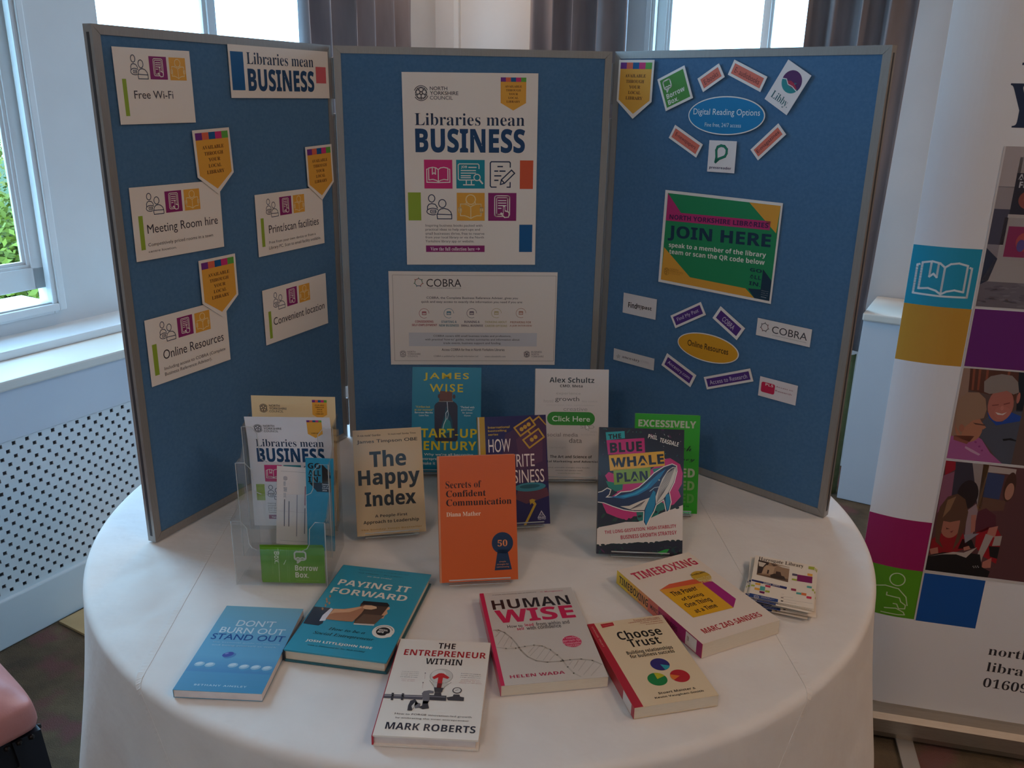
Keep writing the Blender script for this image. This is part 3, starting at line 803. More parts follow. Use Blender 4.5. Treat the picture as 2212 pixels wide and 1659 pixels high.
service(('L', 439, 358, 209, 116, 0.4), [(1645, 230), (2043, 117), (2060, 432), (1673, 572)], (1710, 245, 1790, 333), (1795, 217, 1868, 307), (1873, 197, 1947, 284), (1683, 362, 1713, 525),
        ('Convenient location', (1715, 400, 2037, 340)), [], 'white card reading Convenient location on the left board')
def libraries_mean(a, b1, b2):
    a.text('Libraries mean', b1, NAVY, 's'); a.text('BUSINESS', b2, '17436F', 'H')
sp = ('L', 439, 837, 297, 94, 0.1)
a = Art(297, 94, [(1425, 281), (2055, 324), (2068, 620), (1452, 618)]); a.sheet()
a.rect((1440, 325, 1538, 570), '0F5C96'); a.rect((1978, 420, 2047, 526), 'D4626A'); libraries_mean(a, (1540, 330, 1965, 425), (1548, 432, 1972, 580))
pin(a, 'headline_sign', sp, 'long white headline sign with a blue block at the top of the left board', 'sign')

def badge(spec, label, sh=.70):
    k, u, v, w, H, rot = spec
    a = Art(w, H); ys = H * sh
    a.slab([(0, 0), (w, 0), (w, ys), (w / 2, H), (0, ys)], .0006, PAPER)
    badge_art(a, w * .055, H * .045, w * .945, ys - H * .02, H * .915)
    r = math.radians(rot)
    cu, cv = u + math.sin(r) * H / 2, v - math.cos(r) * H / 2
    pin(a, 'pennant_badge', (k, cu, cv, w, H, rot), label, 'badge', .0024, 'orange pennant badges pinned on the boards')
badge(('L', 229, 736, 92, 117, 2.2), 'orange pennant badge above the Meeting Room hire card')
badge(('L', 539, 694, 90, 115, 1.8), 'orange pennant badge above the Print/scan facilities card')
badge(('L', 216, 503, 95, 116, 0), 'orange pennant badge above the lower left Online Resources card')
badge(('R', 61, 880, 93, 120, -.7), 'orange pennant badge at the top left corner of the right board')

# main poster
a = Art(296, 419, [(485, 455), (1345, 463), (1325, 1666), (522, 1663)]); a.sheet()
x, y = a.map(608, 588); bx = a.box((662, 546, 842, 636)); council(a, x, y, 16.5, bx, '3B3F4A')
b = a.box((1108, 488, 1267, 650)); badge_art(a, b[0], b[1], b[2], b[3], a.map(1188, 697)[1])
libraries_mean(a, (567, 712, 1258, 795), (570, 808, 1260, 965))
icon_book(a, a.box((626, 1005, 806, 1187))); icon_job(a, a.box((828, 1006, 1008, 1187))); icon_pencil(a, a.box((1038, 1015, 1200, 1182))); a.rect((1230, 1010, 1311, 1190), 'D85A38')
a.rect((526, 1210, 611, 1386), LIME); icon_people(a, a.box((643, 1225, 803, 1378))); icon_reader(a, a.box((832, 1213, 1008, 1389))); icon_tablet(a, a.box((1030, 1214, 1206, 1390)))
for k, (t, x1) in enumerate((('Inspiring business books packed with', 993), ('practical ideas to help start-ups and', 978), ('small businesses thrive, free to reserve', 1006), ('from your local library or via the North', 1003), ('Yorkshire library app or website.', 942))):
    a.text(t, (637, 1410 + 24.6 * k, x1, 1431 + 24.6 * k), '4A4650', 'n')
a.rect((640, 1543, 1008, 1585), MAG); a.text('View the full collection here', (668, 1553, 945, 1577), 'F0DFE6', 'S')
a.line([(953, 1566), (976, 1566)], 1.2, 'F0DFE6', 2); a.line([(968, 1559), (977, 1566), (968, 1573)], 1.2, 'F0DFE6', 2)
a.rect((1226, 1414, 1306, 1586), '0F5C96')
pin(a, 'library_poster', ('C', 294, 639, 296, 419, .5), 'large portrait white poster with coloured icon squares on the middle board', 'poster')

# landscape notice
a = Art(393, 226, [(402, 100), (1467, 112), (1447, 696), (422, 692)]); a.sheet(.0009, 'E6DFD9')
bx = a.box((428, 124, 1440, 672)); a.linemm(rrect(*bx), .7, '8C827C', 1, True)
x, y = a.map(593, 172); heptagon(a, x, y, 9.2, ('2B6D73', '3E6B45', 'A34A33', '2A4A6B'), 1.5)
a.text('COBRA', (642, 150, 862, 202), '35313A', 'n'); a.text('COMPLETE BUSINESS REFERENCE ADVISER', (648, 205, 862, 213), '6A6468', 'n')
a.text('COBRA, the Complete Business Reference Adviser, gives you', (643, 262, 1217, 286), '4A4650', 'm'); a.text('quick and easy access to exactly the information you need if you are:', (610, 287, 1247, 311), '4A4650', 'm')
for cx, col, t1, b1, t2, b2 in ((629, 'A34250', 'CONSIDERING', (572, 413, 687, 428), 'SELF-EMPLOYMENT', (552, 435, 710, 450)), (784, '2F7288', 'STARTING A', (737, 415, 833, 430), 'NEW BUSINESS', (724, 438, 847, 453)),
        (928, '4F4560', 'RUNNING A', (882, 416, 977, 431), 'SMALL BUSINESS', (862, 440, 998, 454)), (1083, 'B4A878', 'THINKING ABOUT', (1010, 418, 1148, 432), 'CAREER OPTIONS', (1012, 442, 1150, 456)), (1237, 'A8705C', 'PREPARING FOR', (1170, 420, 1300, 434), 'A JOB INTERVIEW', (1167, 443, 1305, 457))):
    x, y = a.map(cx, 369); a.ring(x, y, 11.5, 11.5, .9, col, 1, 60, 360, mm=True); a.rectmm(x - 5, y - 4.5, x + 5, y + 4, col, 1, 1); a.rectmm(x - 3.6, y - 1.5, x + 3.6, y + 2.6, 'E6DFD9', 2)
    a.linemm([(x - 2.5, y + .5), (x + 2.5, y + .5)], .9, col, 3); a.text(t1, b1, col, 'b'); a.text(t2, b2, col, 'b')
a.rect((533, 490, 1335, 580), 'CBCDD3')
a.text('COBRA covers 600 small business trades and professions,', (687, 505, 1175, 524), '5A5A66', 'm'); a.text('with practical \u2018how-to\u2019 guides, market summaries and information about', (635, 527, 1228, 547), '5A5A66', 'm'); a.text('trade events, business support and funding.', (750, 550, 1112, 569), '5A5A66', 'm')
a.text('Access COBRA for free in North Yorkshire Libraries', (740, 590, 1134, 608), '4A4650', 'm')
x, y = a.map(497, 625); council(a, x, y, 8.6, a.box((525, 606, 608, 648)), '8A8286'); x, y = a.map(1273, 629); rose(a, x, y, 8.4, '5A5660'); council(a, x, y, 3, a.box((1302, 609, 1378, 652)), '7A7278', ('BUSINESS', 'NORTH', 'YORKSHIRE'))
a.text('COBRA is published by Cobweb Information Ltd', (690, 634, 968, 649), '6A6468', 'n'); a.text('www.cobwebinfo.com', (1010, 636, 1140, 648), '7A7478', 'n')
pin(a, 'notice_sheet', ('C', 301, 300, 393, 226, .1), 'landscape white notice with a thin border, below the main poster', 'notice')

# right board
def label_strip(spec, text, bg, col, label, sty='n', ins=5, fw=.78):
    k, u, v, w, h, r = spec; a = Art(w, h); a.sheet(.0008, 'EFE9E6')
    a.rectmm(ins, ins, w - ins, h - ins, bg); a.textmm(text, w * (1 - fw) / 2, h * .34, w * (1 + fw) / 2, h * .68, col, sty)
    pin(a, 'label_strip', spec, label, 'label strip', .0015)
CO, VI = 'DF7462', '532F84'
label_strip(('R', 247, 844, 55, 30, 31.6), 'E-books', CO, '6E3A3A', 'coral strip reading E-books near the top of the right board', 'n', 5, .62)
label_strip(('R', 328, 848, 81, 30, -22.9), 'E- audiobooks', CO, '6E3A3A', 'coral strip reading E-audiobooks near the top of the right board', 'n', 5, .74)
label_strip(('R', 199, 720, 80, 30, -26.9), 'E-newspapers', CO, '6E3A3A', 'coral strip reading E-newspapers on the right board', 'n', 5, .72)
label_strip(('R', 387, 727, 74, 27, 43.9), 'E-magazines', CO, '6E3A3A', 'coral strip reading E-magazines on the right board', 'm', 5, .78)
label_strip(('R', 240, 356, 86, 30, 30.8), 'Find My Past', VI, 'DCD3E4', 'upward tilted violet strip left of the yellow oval top on the right board', 'n', 5, .70)
label_strip(('R', 341, 358, 72, 33, -30), 'COBRA', VI, 'DCD3E4', 'downward tilted violet strip just right above the yellow oval', 'n', 6, .46)
label_strip(('R', 228, 228, 87, 33, -22.3), 'Ancestry.com', VI, 'DCD3E4', 'downward tilted violet strip below the left end of the yellow oval', 'n', 6, .74)
label_strip(('R', 353, 237, 117, 28, 22.6), 'Access to Research', VI, 'DCD3E4', 'long upward tilted violet strip reading Access to Research', 'n', 5, .80)
a = Art(70, 68); a.sheet(.0008, 'EFEBE8'); a.rectmm(5, 5, 65, 63, '4F9440'); bubble(a, (11, 10, 29, 34), 'EDEBE4', 2.6)
a.textmm('Borrow', 11, 37, 57, 47, 'EDEBE4', 'b'); a.textmm('Box.', 11, 50, 37, 59.5, 'EDEBE4', 'b')
pin(a, 'logo_card', ('R', 163, 823, 70, 68, 23.1), 'square green tilted card with a speech bubble, upper left of the right board', 'card', .0015)
a = Art(57, 81); a.sheet(.0008, 'EDE7E8')
cx, cy, r = 30, 28, 20.5; P = [(cx + r * math.cos(2 * PI * k / 40), cy + r * math.sin(2 * PI * k / 40)) for k in range(40)]
a.polymm(P, '5A2A63', 1)
lo = [p for p in P if p[1] > cy + 4]; lo = sorted(lo, key=lambda p: math.atan2(p[1] - cy, p[0] - cx))
a.polymm(lo + [(cx - r * .97, cy + 4), (cx - 12, cy + 1), (cx - 4, cy + 7), (cx + 6, cy + 6), (cx + r * .93, cy + 9)], '2B8F95', 2)
a.polymm([(cx - 10, cy + 3), (cx - 2, cy - 1), (cx + 8, cy), (cx + 17, cy + 6), (cx + 10, cy + 8), (cx - 3, cy + 8)], 'B3324F', 3)
a.linemm([(cx - r * .97, cy + 4), (cx - 12, cy + 1), (cx - 4, cy + 7), (cx + 6, cy + 6), (cx + r * .93, cy + 9)], 1.5, 'EDE7E8', 4)
a.polymm([(cx + 6, cy - 3), (cx + 8, cy + 2), (cx + 11, cy - 4), (cx + 8, cy - 1)], '2B8F95', 4)
a.textmm('Libby.', 8, 57, 49, 75, '3D6E74', 's')
pin(a, 'logo_card', ('R', 415, 827, 57, 81, -29.9), 'white tilted card with a purple and teal disc, upper right of the right board', 'card', .0015)
def oval(spec, bg, label, texts):
    k, u, v, w, h, r = spec; a = Art(w, h)
    a.slab([(w / 2 + w / 2 * math.cos(2 * PI * i / 60), h / 2 + h / 2 * math.sin(2 * PI * i / 60)) for i in range(60)], .0008, 'F0EBE6')
    a.ell(w / 2, h / 2, w / 2 - 2.2, h / 2 - 2.2, bg, 1, 0, 60)
    for t, b, c, s in texts: a.textmm(t, *b, c, s)
    pin(a, 'oval_sign', spec, label, 'sign', .0015)
oval(('R', 288, 773, 174, 74, 0.6), '1480BA', 'blue oval sign reading Digital Reading Options on the right board', [('Digital Reading Options', (12, 24, 163, 39.5), 'EAF1F4', 'n'), ('Fine free, 24/7 access', (41, 51, 124, 60), 'D4E4EC', 'n')])
oval(('R', 296, 294, 153, 62, 0), 'E2A224', 'yellow oval sign reading Online Resources on the right board', [('Online Resources', (26, 22, 128, 35.5), '3B2A14', 'm')])
a = Art(63, 62, [(363, 825), (525, 832), (508, 1022), (350, 1010)]); a.sheet(.0008, 'EDE7E8')
G1, G2 = '1D7A62', '2F9A7C'
P = [(405, 935), (404, 885), (412, 866), (432, 858), (452, 862), (466, 880), (464, 905), (455, 922), (436, 930), (420, 936)]
a.line(P + [(399, 955), (404, 930)], 5.2, G1, 2); a.line(P, 1.6, G2, 3)
a.text('pressreader', (364, 977, 490, 1006), '35285A', 'b')
pin(a, 'logo_card', ('R', 288, 694, 63, 62, .7), 'upright white card with a green outlined letter below the blue oval', 'card', .0015)
# JOIN HERE
a = Art(275, 200, [(88, 975), (692, 1040), (629, 1558), (55, 1443)]); a.sheet(.0009, 'EDE7E3')
I = [(101, 991), (681, 1054), (622, 1543), (68, 1432)]
a.poly(I, '1E8A58', 1)
a.poly([(101, 991), (168, 1092), (95, 1087)], 'C02E72', 2); a.poly([(519, 1037), (681, 1054), (657, 1196)], 'E3A23A', 2)
a.poly([(95, 1086), (629, 1134), (624, 1180), (91, 1131)], 'C02E72', 2)
a.poly([(84, 1268), (216, 1421), (500, 1478), (545, 1528), (68, 1432)], 'E3A23A', 2)
a.poly([(590, 1380), (634, 1440), (622, 1543), (545, 1528), (512, 1478), (577, 1484)], '15364E', 2)
a.textrot('NORTH YORKSHIRE LIBRARIES', (110, 1112), (618, 1156), 10, '4B1A52', 'x', 3); a.textrot('JOIN HERE', (103, 1194), (630, 1244), 33, '14364F', 'x', 3)
a.textrot('speak to a member of the library', (108, 1258), (605, 1311), 13, 'EDE9E2', 'b', 3); a.textrot('team or scan the QR code below', (110, 1291), (598, 1348), 12.5, 'EDE9E2', 'b', 3)
for t, b in (('GO', (524, 1372, 583, 1401)), ('ALL', (522, 1406, 579, 1436)), ('IN.', (519, 1440, 576, 1471))): a.text(t, b, '0F3A4A', 'x', 3)
for k, t in enumerate(('National', 'Year of', 'Reading', '2026')): a.text(t, (582 - k, 1488 + k * 10.4, 617 - k * 1.5 - (6 if k == 3 else 0), 1496.5 + k * 10.4), 'D8DDE0', 'm', 3)
x, y = a.map(97, 1391); council(a, x, y, 8.5, a.box((114, 1374, 180, 1418)), '8A5A1C')
pin(a, 'join_poster', ('R', 294, 516, 275, 200, -.4), 'green, pink and yellow landscape poster reading JOIN HERE on the right board', 'poster')
a = Art(93, 47, [(1883, 242), (2092, 283), (2087, 413), (1880, 365)]); a.sheet(.0006, 'DED9DA')
a.text('Find', (1914, 298, 1967, 345), '17131C', 'b'); a.text('my', (1968, 316, 2000, 352), '17131C', 'I'); a.text('past', (2001, 322, 2060, 362), '17131C', 'b')
pin(a, 'logo_card', ('R', 109, 353, 93, 47, 0), 'small white card with bold black lettering, left of the violet strips', 'card')
a = Art(118, 36, [(643, 373), (968, 443), (952, 548), (637, 472)]); a.sheet(.0006, 'E4DEDC')
x, y = a.map(685, 428); heptagon(a, x, y, 8.2, ('3A3A40', '7A3A34', '3A3A40'), 1.3); a.text('COBRA', (730, 420, 935, 510), '3B3840', 'n'); a.text('COMPLETE BUSINESS REFERENCE ADVISER', (730, 472, 932, 523), '6A6468', 'n')
pin(a, 'logo_card', ('R', 465, 363, 118, 36, -.6), 'wide white card with a seven sided outline emblem on the right board', 'card')
a = Art(117, 28, [(778, 73), (1317, 215), (1300, 373), (772, 220)]); a.sheet(.0006, 'D8D3D2')
a.text('ancestry', (885, 165, 1112, 272), '4E4A52', 's'); a.text('.com', (1120, 225, 1235, 285), 'C6C1C1', 's')
for k in range(5): x, y = a.map(850, 182); t = k * 1.256 - 1.57; a.ell(835 + 15 * math.cos(t), 181 + 16 * math.sin(t), 2.6, 1.2, 'A9A5A0', 1, t)
pin(a, 'logo_card', ('R', 102, 225, 117, 28, 0), 'narrow white card with grey serif lettering, lowest left on the right board', 'card')
a = Art(84, 42, [(662, 715), (882, 773), (867, 888), (648, 828)]); a.sheet(.0006, 'E4DDE0')
a.rect((671, 745, 743, 826), 'C9234F', 1, 4); a.text('PLS', (694, 755, 738, 782), 'EFE3E6', 'b'); a.text('Access to', (755, 772, 853, 806), '8E2A4A', 'n'); a.text('Research', (752, 795, 845, 830), '8E2A4A', 'n')
pin(a, 'logo_card', ('R', 468, 240, 84, 42, -.3), 'small white card with a crimson square, lowest right on the right board', 'card')
# ------------------------------------------------------------------ books
def book_place_flat(cx, cy, yaw, z=0.0):
    return Matrix.Translation((cx, cy, z + .0006)) @ Matrix.Rotation(math.radians(yaw), 4, 'Z')
def book_place_stand(cx, cy, yaw, lean, h, t, z0=.012):
    """front cover's foot at cx, cy, z0; the book's middle is the origin, front cover towards +z"""
    y, l = math.radians(yaw), math.radians(lean)
    u = Vector((math.cos(y), math.sin(y), 0)); b = Vector((-math.sin(y), math.cos(y), 0))
    v = Vector((0, 0, 1)) * math.cos(l) + b * math.sin(l); n = u.cross(v)
    m = Matrix((u, v, n)).transposed().to_4x4()
    m.translation = Vector((cx, cy, z0)) + v * h / 2 - n * t
    return m
def book(M, w, h, t, rect, base, label, paint, hard=False, spine=None, back=None, rough=.32, coat=.25, spine_paint=None, pages=M_PAGES):
    """w, h, t in metres; printed front on top, spine on the left"""
    e = empty('book', M, label, 'book')
    W, H = w * 1000, h * 1000
    a = Art(W, H, rect, rough, coat, z=t)
    ct = .0026 if hard else .0006
    back = back or base; spine = spine or base
    ov = 3.0 if hard else .4
    a.block(0, W, 0, H, t - ct, t - .00002, base); a.block(0, W, 0, H, 0, ct, back)
    a.block(-.2 if not hard else -1.6, (.5 if not hard else .9), 0, H, .0 if not hard else .0015, t - (.00004 if not hard else .0015), spine)
    a.rectmm(0, 0, W, H, base, 0)
    paint(a)
    if spine_paint:
        b_ = Art(H, t * 1000, None, rough, coat); x_ = -W / 2 * .001 - .0002 - (.0014 if hard else 0)
        b_.place = lambda x, y, hh: (x_ - hh, (H / 2 - x) * .001, t - y * .001)
        b_.rectmm(0, 0, H, t * 1000, spine, .3); spine_paint(b_)
        base_i = len(a.v); a.v += b_.v
        for f, i in zip(b_.f, b_.mi): a.f.append(tuple(base_i + k for k in f)); a.mi.append(a.m(b_.mats[i]))
    a.build('cover', e)
    bm = bmesh.new(); box(bm, -w / 2 + .0007, w / 2 - ov * .001, -h / 2 + ov * .001, h / 2 - ov * .001, ct + .0001, t - ct - .0001)
    if hard:    # the fore-edge of a cased book is hollowed
        for v in bm.verts:
            if v.co.x > 0: v.co.x -= .001
    obj('page_block', bm, pages, e)
    return e
def stand(cx, cy, yaw, lean, w, h, t, label, z0=.012):
    M = book_place_stand(cx, cy, yaw, lean, h, t, z0)
    # profile in the book's own plane: a = along the front normal, b = up the cover (origin at the book's back foot)
    th = .003; l = math.radians(lean)
    bk = -h / 2
    path = [(t + .016, bk + .006), (t + .0155, bk - th * .5 - .0004), (-th * .5 - .0006, bk - th * .5 - .0004), (-th * .5 - .0006, bk + h * .72)]
    bm = bmesh.new(); ww = min(w * .78, .105)
    prism(bm, [(q[0], q[1]) for q in sheet_path(path, th)], -ww / 2, ww / 2, 'x')
    # rear strut dropping from the back plate to the table
    top = Vector((0, bk + h * .70, -th)); Mi = M.inverted()
    g = M @ Vector((0, bk + h * .72, -th * .5)); b = Vector((-math.sin(math.radians(yaw)), math.cos(math.radians(yaw)), 0))
    foot = Vector((g.x, g.y, .002)) + b * .045
    q = Mi @ foot
    prism(bm, [(p[0], p[1]) for p in sheet_path([(-th * .5 - .0006, bk + h * .72), (q.z, q.y)], th)], -ww / 2, ww / 2, 'x')
    # prism 'x' gives (x, a, b); want x, y = b, z = a
    for v in bm.verts: v.co = Vector((v.co.x, v.co.z, v.co.y))
    bmesh.ops.reverse_faces(bm, faces=bm.faces)
    o = obj('book_stand', bm, M_ACRYLIC, None, M)
    bm = bmesh.new(); tube(bm, [(-ww / 2, bk + .0065, t + .016), (ww / 2, bk + .0065, t + .016)], .0011, 6); tube(bm, [(-ww / 2, bk - .002, t + .015), (ww / 2, bk - .002, t + .015)], .0008, 6)
    obj('lip_highlight', bm, M_EDGE_GLINT, o)  # highlight along the lip, painted as pale tubes
    return tag(o, label, 'book stand', 'clear acrylic book stands')

def grad(a, y0, y1, c0, c1, n, x0=0, x1=None, lay=.4):
    p, q = [[int(c[i:i + 2], 16) for i in (0, 2, 4)] for c in (c0, c1)]
    for k in range(n):
        t = (k + .5) / n; c = '%02X%02X%02X' % tuple(round(u + (v - u) * t) for u, v in zip(p, q))
        a.rectmm(x0, y0 + (y1 - y0) * k / n, a.W if x1 is None else x1, y0 + (y1 - y0) * (k + 1) / n, c, lay)
# --- standing books
def p_startup(a):
    Y = 'D7C11E'
    a.poly([(385, 640), (405, 605), (455, 575), (660, 575), (700, 605), (718, 640), (715, 1120), (690, 1148), (410, 1148), (385, 1120)], '2C2436', 1)
    a.poly([(555, 640), (590, 720), (640, 850), (655, 1100), (470, 1100), (475, 950), (520, 800)], '12465A', 2); a.poly([(540, 800), (610, 860), (640, 1000), (500, 1050), (490, 950)], '1E7F80', 3)
    a.poly([(468, 425), (645, 435), (640, 570), (455, 570)], '6E3C28', 2); a.ell(455, 500, 3, 5, '4A2A22', 1); a.ell(668, 505, 3, 5, '4A2A22', 1); a.rect((448, 560, 655, 582), '8A8076', 2)
    a.line([(568, 585), (578, 700), (548, 745), (552, 830), (520, 900), (508, 960)], 1.2, 'D9E2EA', 4); a.line([(578, 705), (585, 760), (570, 830)], .9, 'D9E2EA', 4)
    a.text('JAMES', (235, 165, 880, 284), Y, 'w'); a.text('WISE', (320, 325, 796, 444), Y, 'w'); a.text('START-UP', (88, 962, 992, 1096), Y, 'b', 5); a.text('CENTURY', (98, 1143, 985, 1276), Y, 'b', 5)
    a.text('Why we\u2019re all becoming', (232, 1318, 935, 1364), 'D5DEDC', 'm'); a.text('entrepreneurs', (192, 1385, 560, 1428), 'D5DEDC', 'm'); a.text('make it', (200, 1440, 392, 1484), 'D5DEDC', 'm')
    for t, b, c in (('\u201cA brilliant look', (115, 638, 325, 668), Y), ('at our moment\u201d', (100, 680, 372, 710), Y), ('Baroness Martha', (103, 721, 362, 748), 'D5DEDC'), ('Lane Fox', (165, 762, 303, 788), 'D5DEDC'),
                    ('\u201cPacked with', (757, 640, 958, 672), 'D5DEDC'), ('good ideas\u201d', (768, 681, 945, 712), 'D5DEDC'), ('Sir James', (785, 724, 930, 754), 'D5DEDC'), ('Dyson', (812, 765, 903, 792), 'D5DEDC')): a.text(t, b, c, 'm')
def p_happy(a):
    K = '1E1815'
    a.text('\u2018A role model\u2019 Guardian', (180, 236, 480, 245), K, 'm'); a.text('\u2018A must-read\u2019 Sunday Times', (570, 214, 930, 219), K, 'm')
    a.text('James Timpson OBE', (178, 306, 952, 314), K, 'm'); a.text('The', (335, 437, 812, 622), K, 'x'); a.text('Happy', (193, 692, 994, 898), K, 'x'); a.text('Index', (278, 957, 942, 1114), K, 'x')
    a.text('A People-First', (412, 1252, 828, 1276), K, 'b'); a.text('Approach to Leadership', (265, 1332, 978, 1345), K, 'b'); a.text('The Sunday Times Bestseller', (235, 1442, 1020, 1420), 'A87C2C', 'b')
def p_secrets(a):
    K = '2A1418'
    a.rectmm(0, 0, 3.2, a.H, 'C98A6A', 1)
    a.text('Secrets of', (172, 372, 587, 442), K, 's'); a.text('Confident', (178, 480, 640, 541), K, 'S'); a.text('Communication', (180, 582, 936, 634), K, 'S'); a.text('Diana Mather', (182, 731, 581, 767), 'F0D9C0', 'S')
    N = '1F3557'; a.ell(832, 1085, 18.6, 18.6, N, 1); a.poly([(778, 1160), (888, 1160), (942, 1390), (743, 1403)], N, 1); a.text('50', (775, 1050, 889, 1121), 'E08A58', 'S')
    for k, (x0, x1) in enumerate(((795, 872), (768, 908), (765, 910))): a.text(('simple', 'strategies for', 'communicating')[k], (x0, 1293 + 31 * k, x1, 1310 + 30 * k), 'D48A5C', 'n')
def p_howto(a):
    Y = 'B8932A'
    a.rectmm(0, 0, a.W * .022, a.H, 'C9BDB0', 1); a.rectmm(a.W * .022, 0, a.W * .10, a.H, Y, 1)
    a.poly([(420, 350), (760, 150), (940, 160), (950, 700), (980, 950), (500, 980), (380, 700)], '4A2A4E', 1); a.poly([(560, 420), (760, 220), (900, 400), (900, 700), (620, 800)], '5C3350', 2)
    a.poly([(590, 1070), (960, 1040), (985, 1140), (700, 1240), (560, 1180)], '6A3848', 1)
    a.ell(745, 1028, 31, 8.5, '3F8A9C', 2, -.03); a.ell(740, 1020, 20, 4, '28606F', 3, -.03)
    for t, b in (('International', (197, 245, 475, 266)), ('bestselling', (200, 292, 438, 318)), ('series', (203, 340, 330, 363))): a.text(t, b, 'D8B23C', 'm', 4)
    a.text('HOW', (205, 414, 497, 576), 'EFDFDA', 'n', 4); a.text('TO WRITE', (212, 622, 802, 764), 'EFDFDA', 'n', 4); a.text('A BUSINESS', (225, 825, 925, 965), 'EFDFDA', 'n', 4)
    a.line([(535, 265), (735, 130), (805, 230), (617, 372)], 3.2, 'C79A3A', 4, True); a.line([(650, 425), (845, 280), (918, 388), (732, 528)], 3.2, 'C79A3A', 4, True)
    a.line([(710, 305), (745, 345)], 3.2, 'C79A3A', 4); a.line([(780, 175), (850, 120), (945, 225)], 3.2, 'C79A3A', 4)
    for x, y in ((630, 285), (674, 254), (720, 222), (762, 422), (808, 388)): a.ell(x, y, 4, 4, 'C79A3A', 4)
    a.poly([(668, 1512), (700, 1510), (826, 1245), (800, 1208), (815, 1190), (772, 1178), (738, 1190), (748, 1252), (770, 1228), (792, 1250)], 'C9A22E', 4)
    a.line([(888, 1330), (845, 1415), (940, 1410)], 1.2, 'D8D0DA', 4, True)
    for x, y in ((888, 1360), (870, 1392), (908, 1390)): a.ring(x, y, 2, 2, .8, 'D8D0DA', 4, n=10)
    a.text('KoganPage', (845, 1422, 945, 1438), 'D8D0DA', 'b', 4)
def p_click(a):
    for t, b, c in (('experience', (362, 395, 675, 442), 'B5ABA6'), ('html', (205, 490, 325, 532), 'BDB3AE'), ('creative', (455, 590, 762, 642), 'A39A96'), ('SEO', (672, 822, 852, 868), 'B0A6A2'), ('data science', (690, 500, 890, 530), 'C3BAB5'), ('conversion rate optimisation', (235, 552, 850, 582), 'C3BAB5'), ('video', (800, 890, 890, 925), 'C3BAB5'), ('analytics', (680, 930, 860, 965), 'C6BDB8'), ('campaign', (270, 1090, 480, 1130), 'C6BDB8')): a.text(t, b, c, 'n', 1)
    a.text('growth', (350, 455, 657, 532), '55504F', 'n'); a.text('social media', (250, 916, 641, 972), '7C7472', 'n'); a.text('data', (528, 987, 692, 1052), '6A6361', 'n')
    a.text('Alex Schultz', (278, 205, 850, 281), '1E191B', 'b'); a.text('CMO, Meta', (412, 300, 700, 343), '2A2526', 'b')
    x0, y0, x1, y1 = a.box((248, 648, 858, 828)); a.rectmm(x0, y0, x1, y1, '2E8A17', 2, (y1 - y0) * .49); a.text('Click Here', (312, 702, 796, 779), 'E4EFD6', 'm', 3)
    a.poly([(745, 815), (790, 862), (768, 866), (780, 888), (768, 890), (758, 870), (742, 880)], 'F0EDEA', 3); a.line([(745, 815), (790, 862), (768, 866), (780, 888), (768, 890), (758, 870), (742, 880)], .5, '3A3A3A', 4, True)
    a.text('The Art and Science of', (285, 1204, 822, 1252), '2A2526', 'b'); a.text('Digital Marketing and Advertising', (158, 1270, 955, 1318), '2A2526', 'b')
    a.text('Practical, actionable strategies every founder,', (220, 1355, 800, 1384), '6A6361', 'n'); a.text('marketer and operator needs', (355, 1394, 700, 1420), '6A6361', 'n'); a.text('foreword by the series editor', (385, 1432, 678, 1456), '8AA080', 'n')
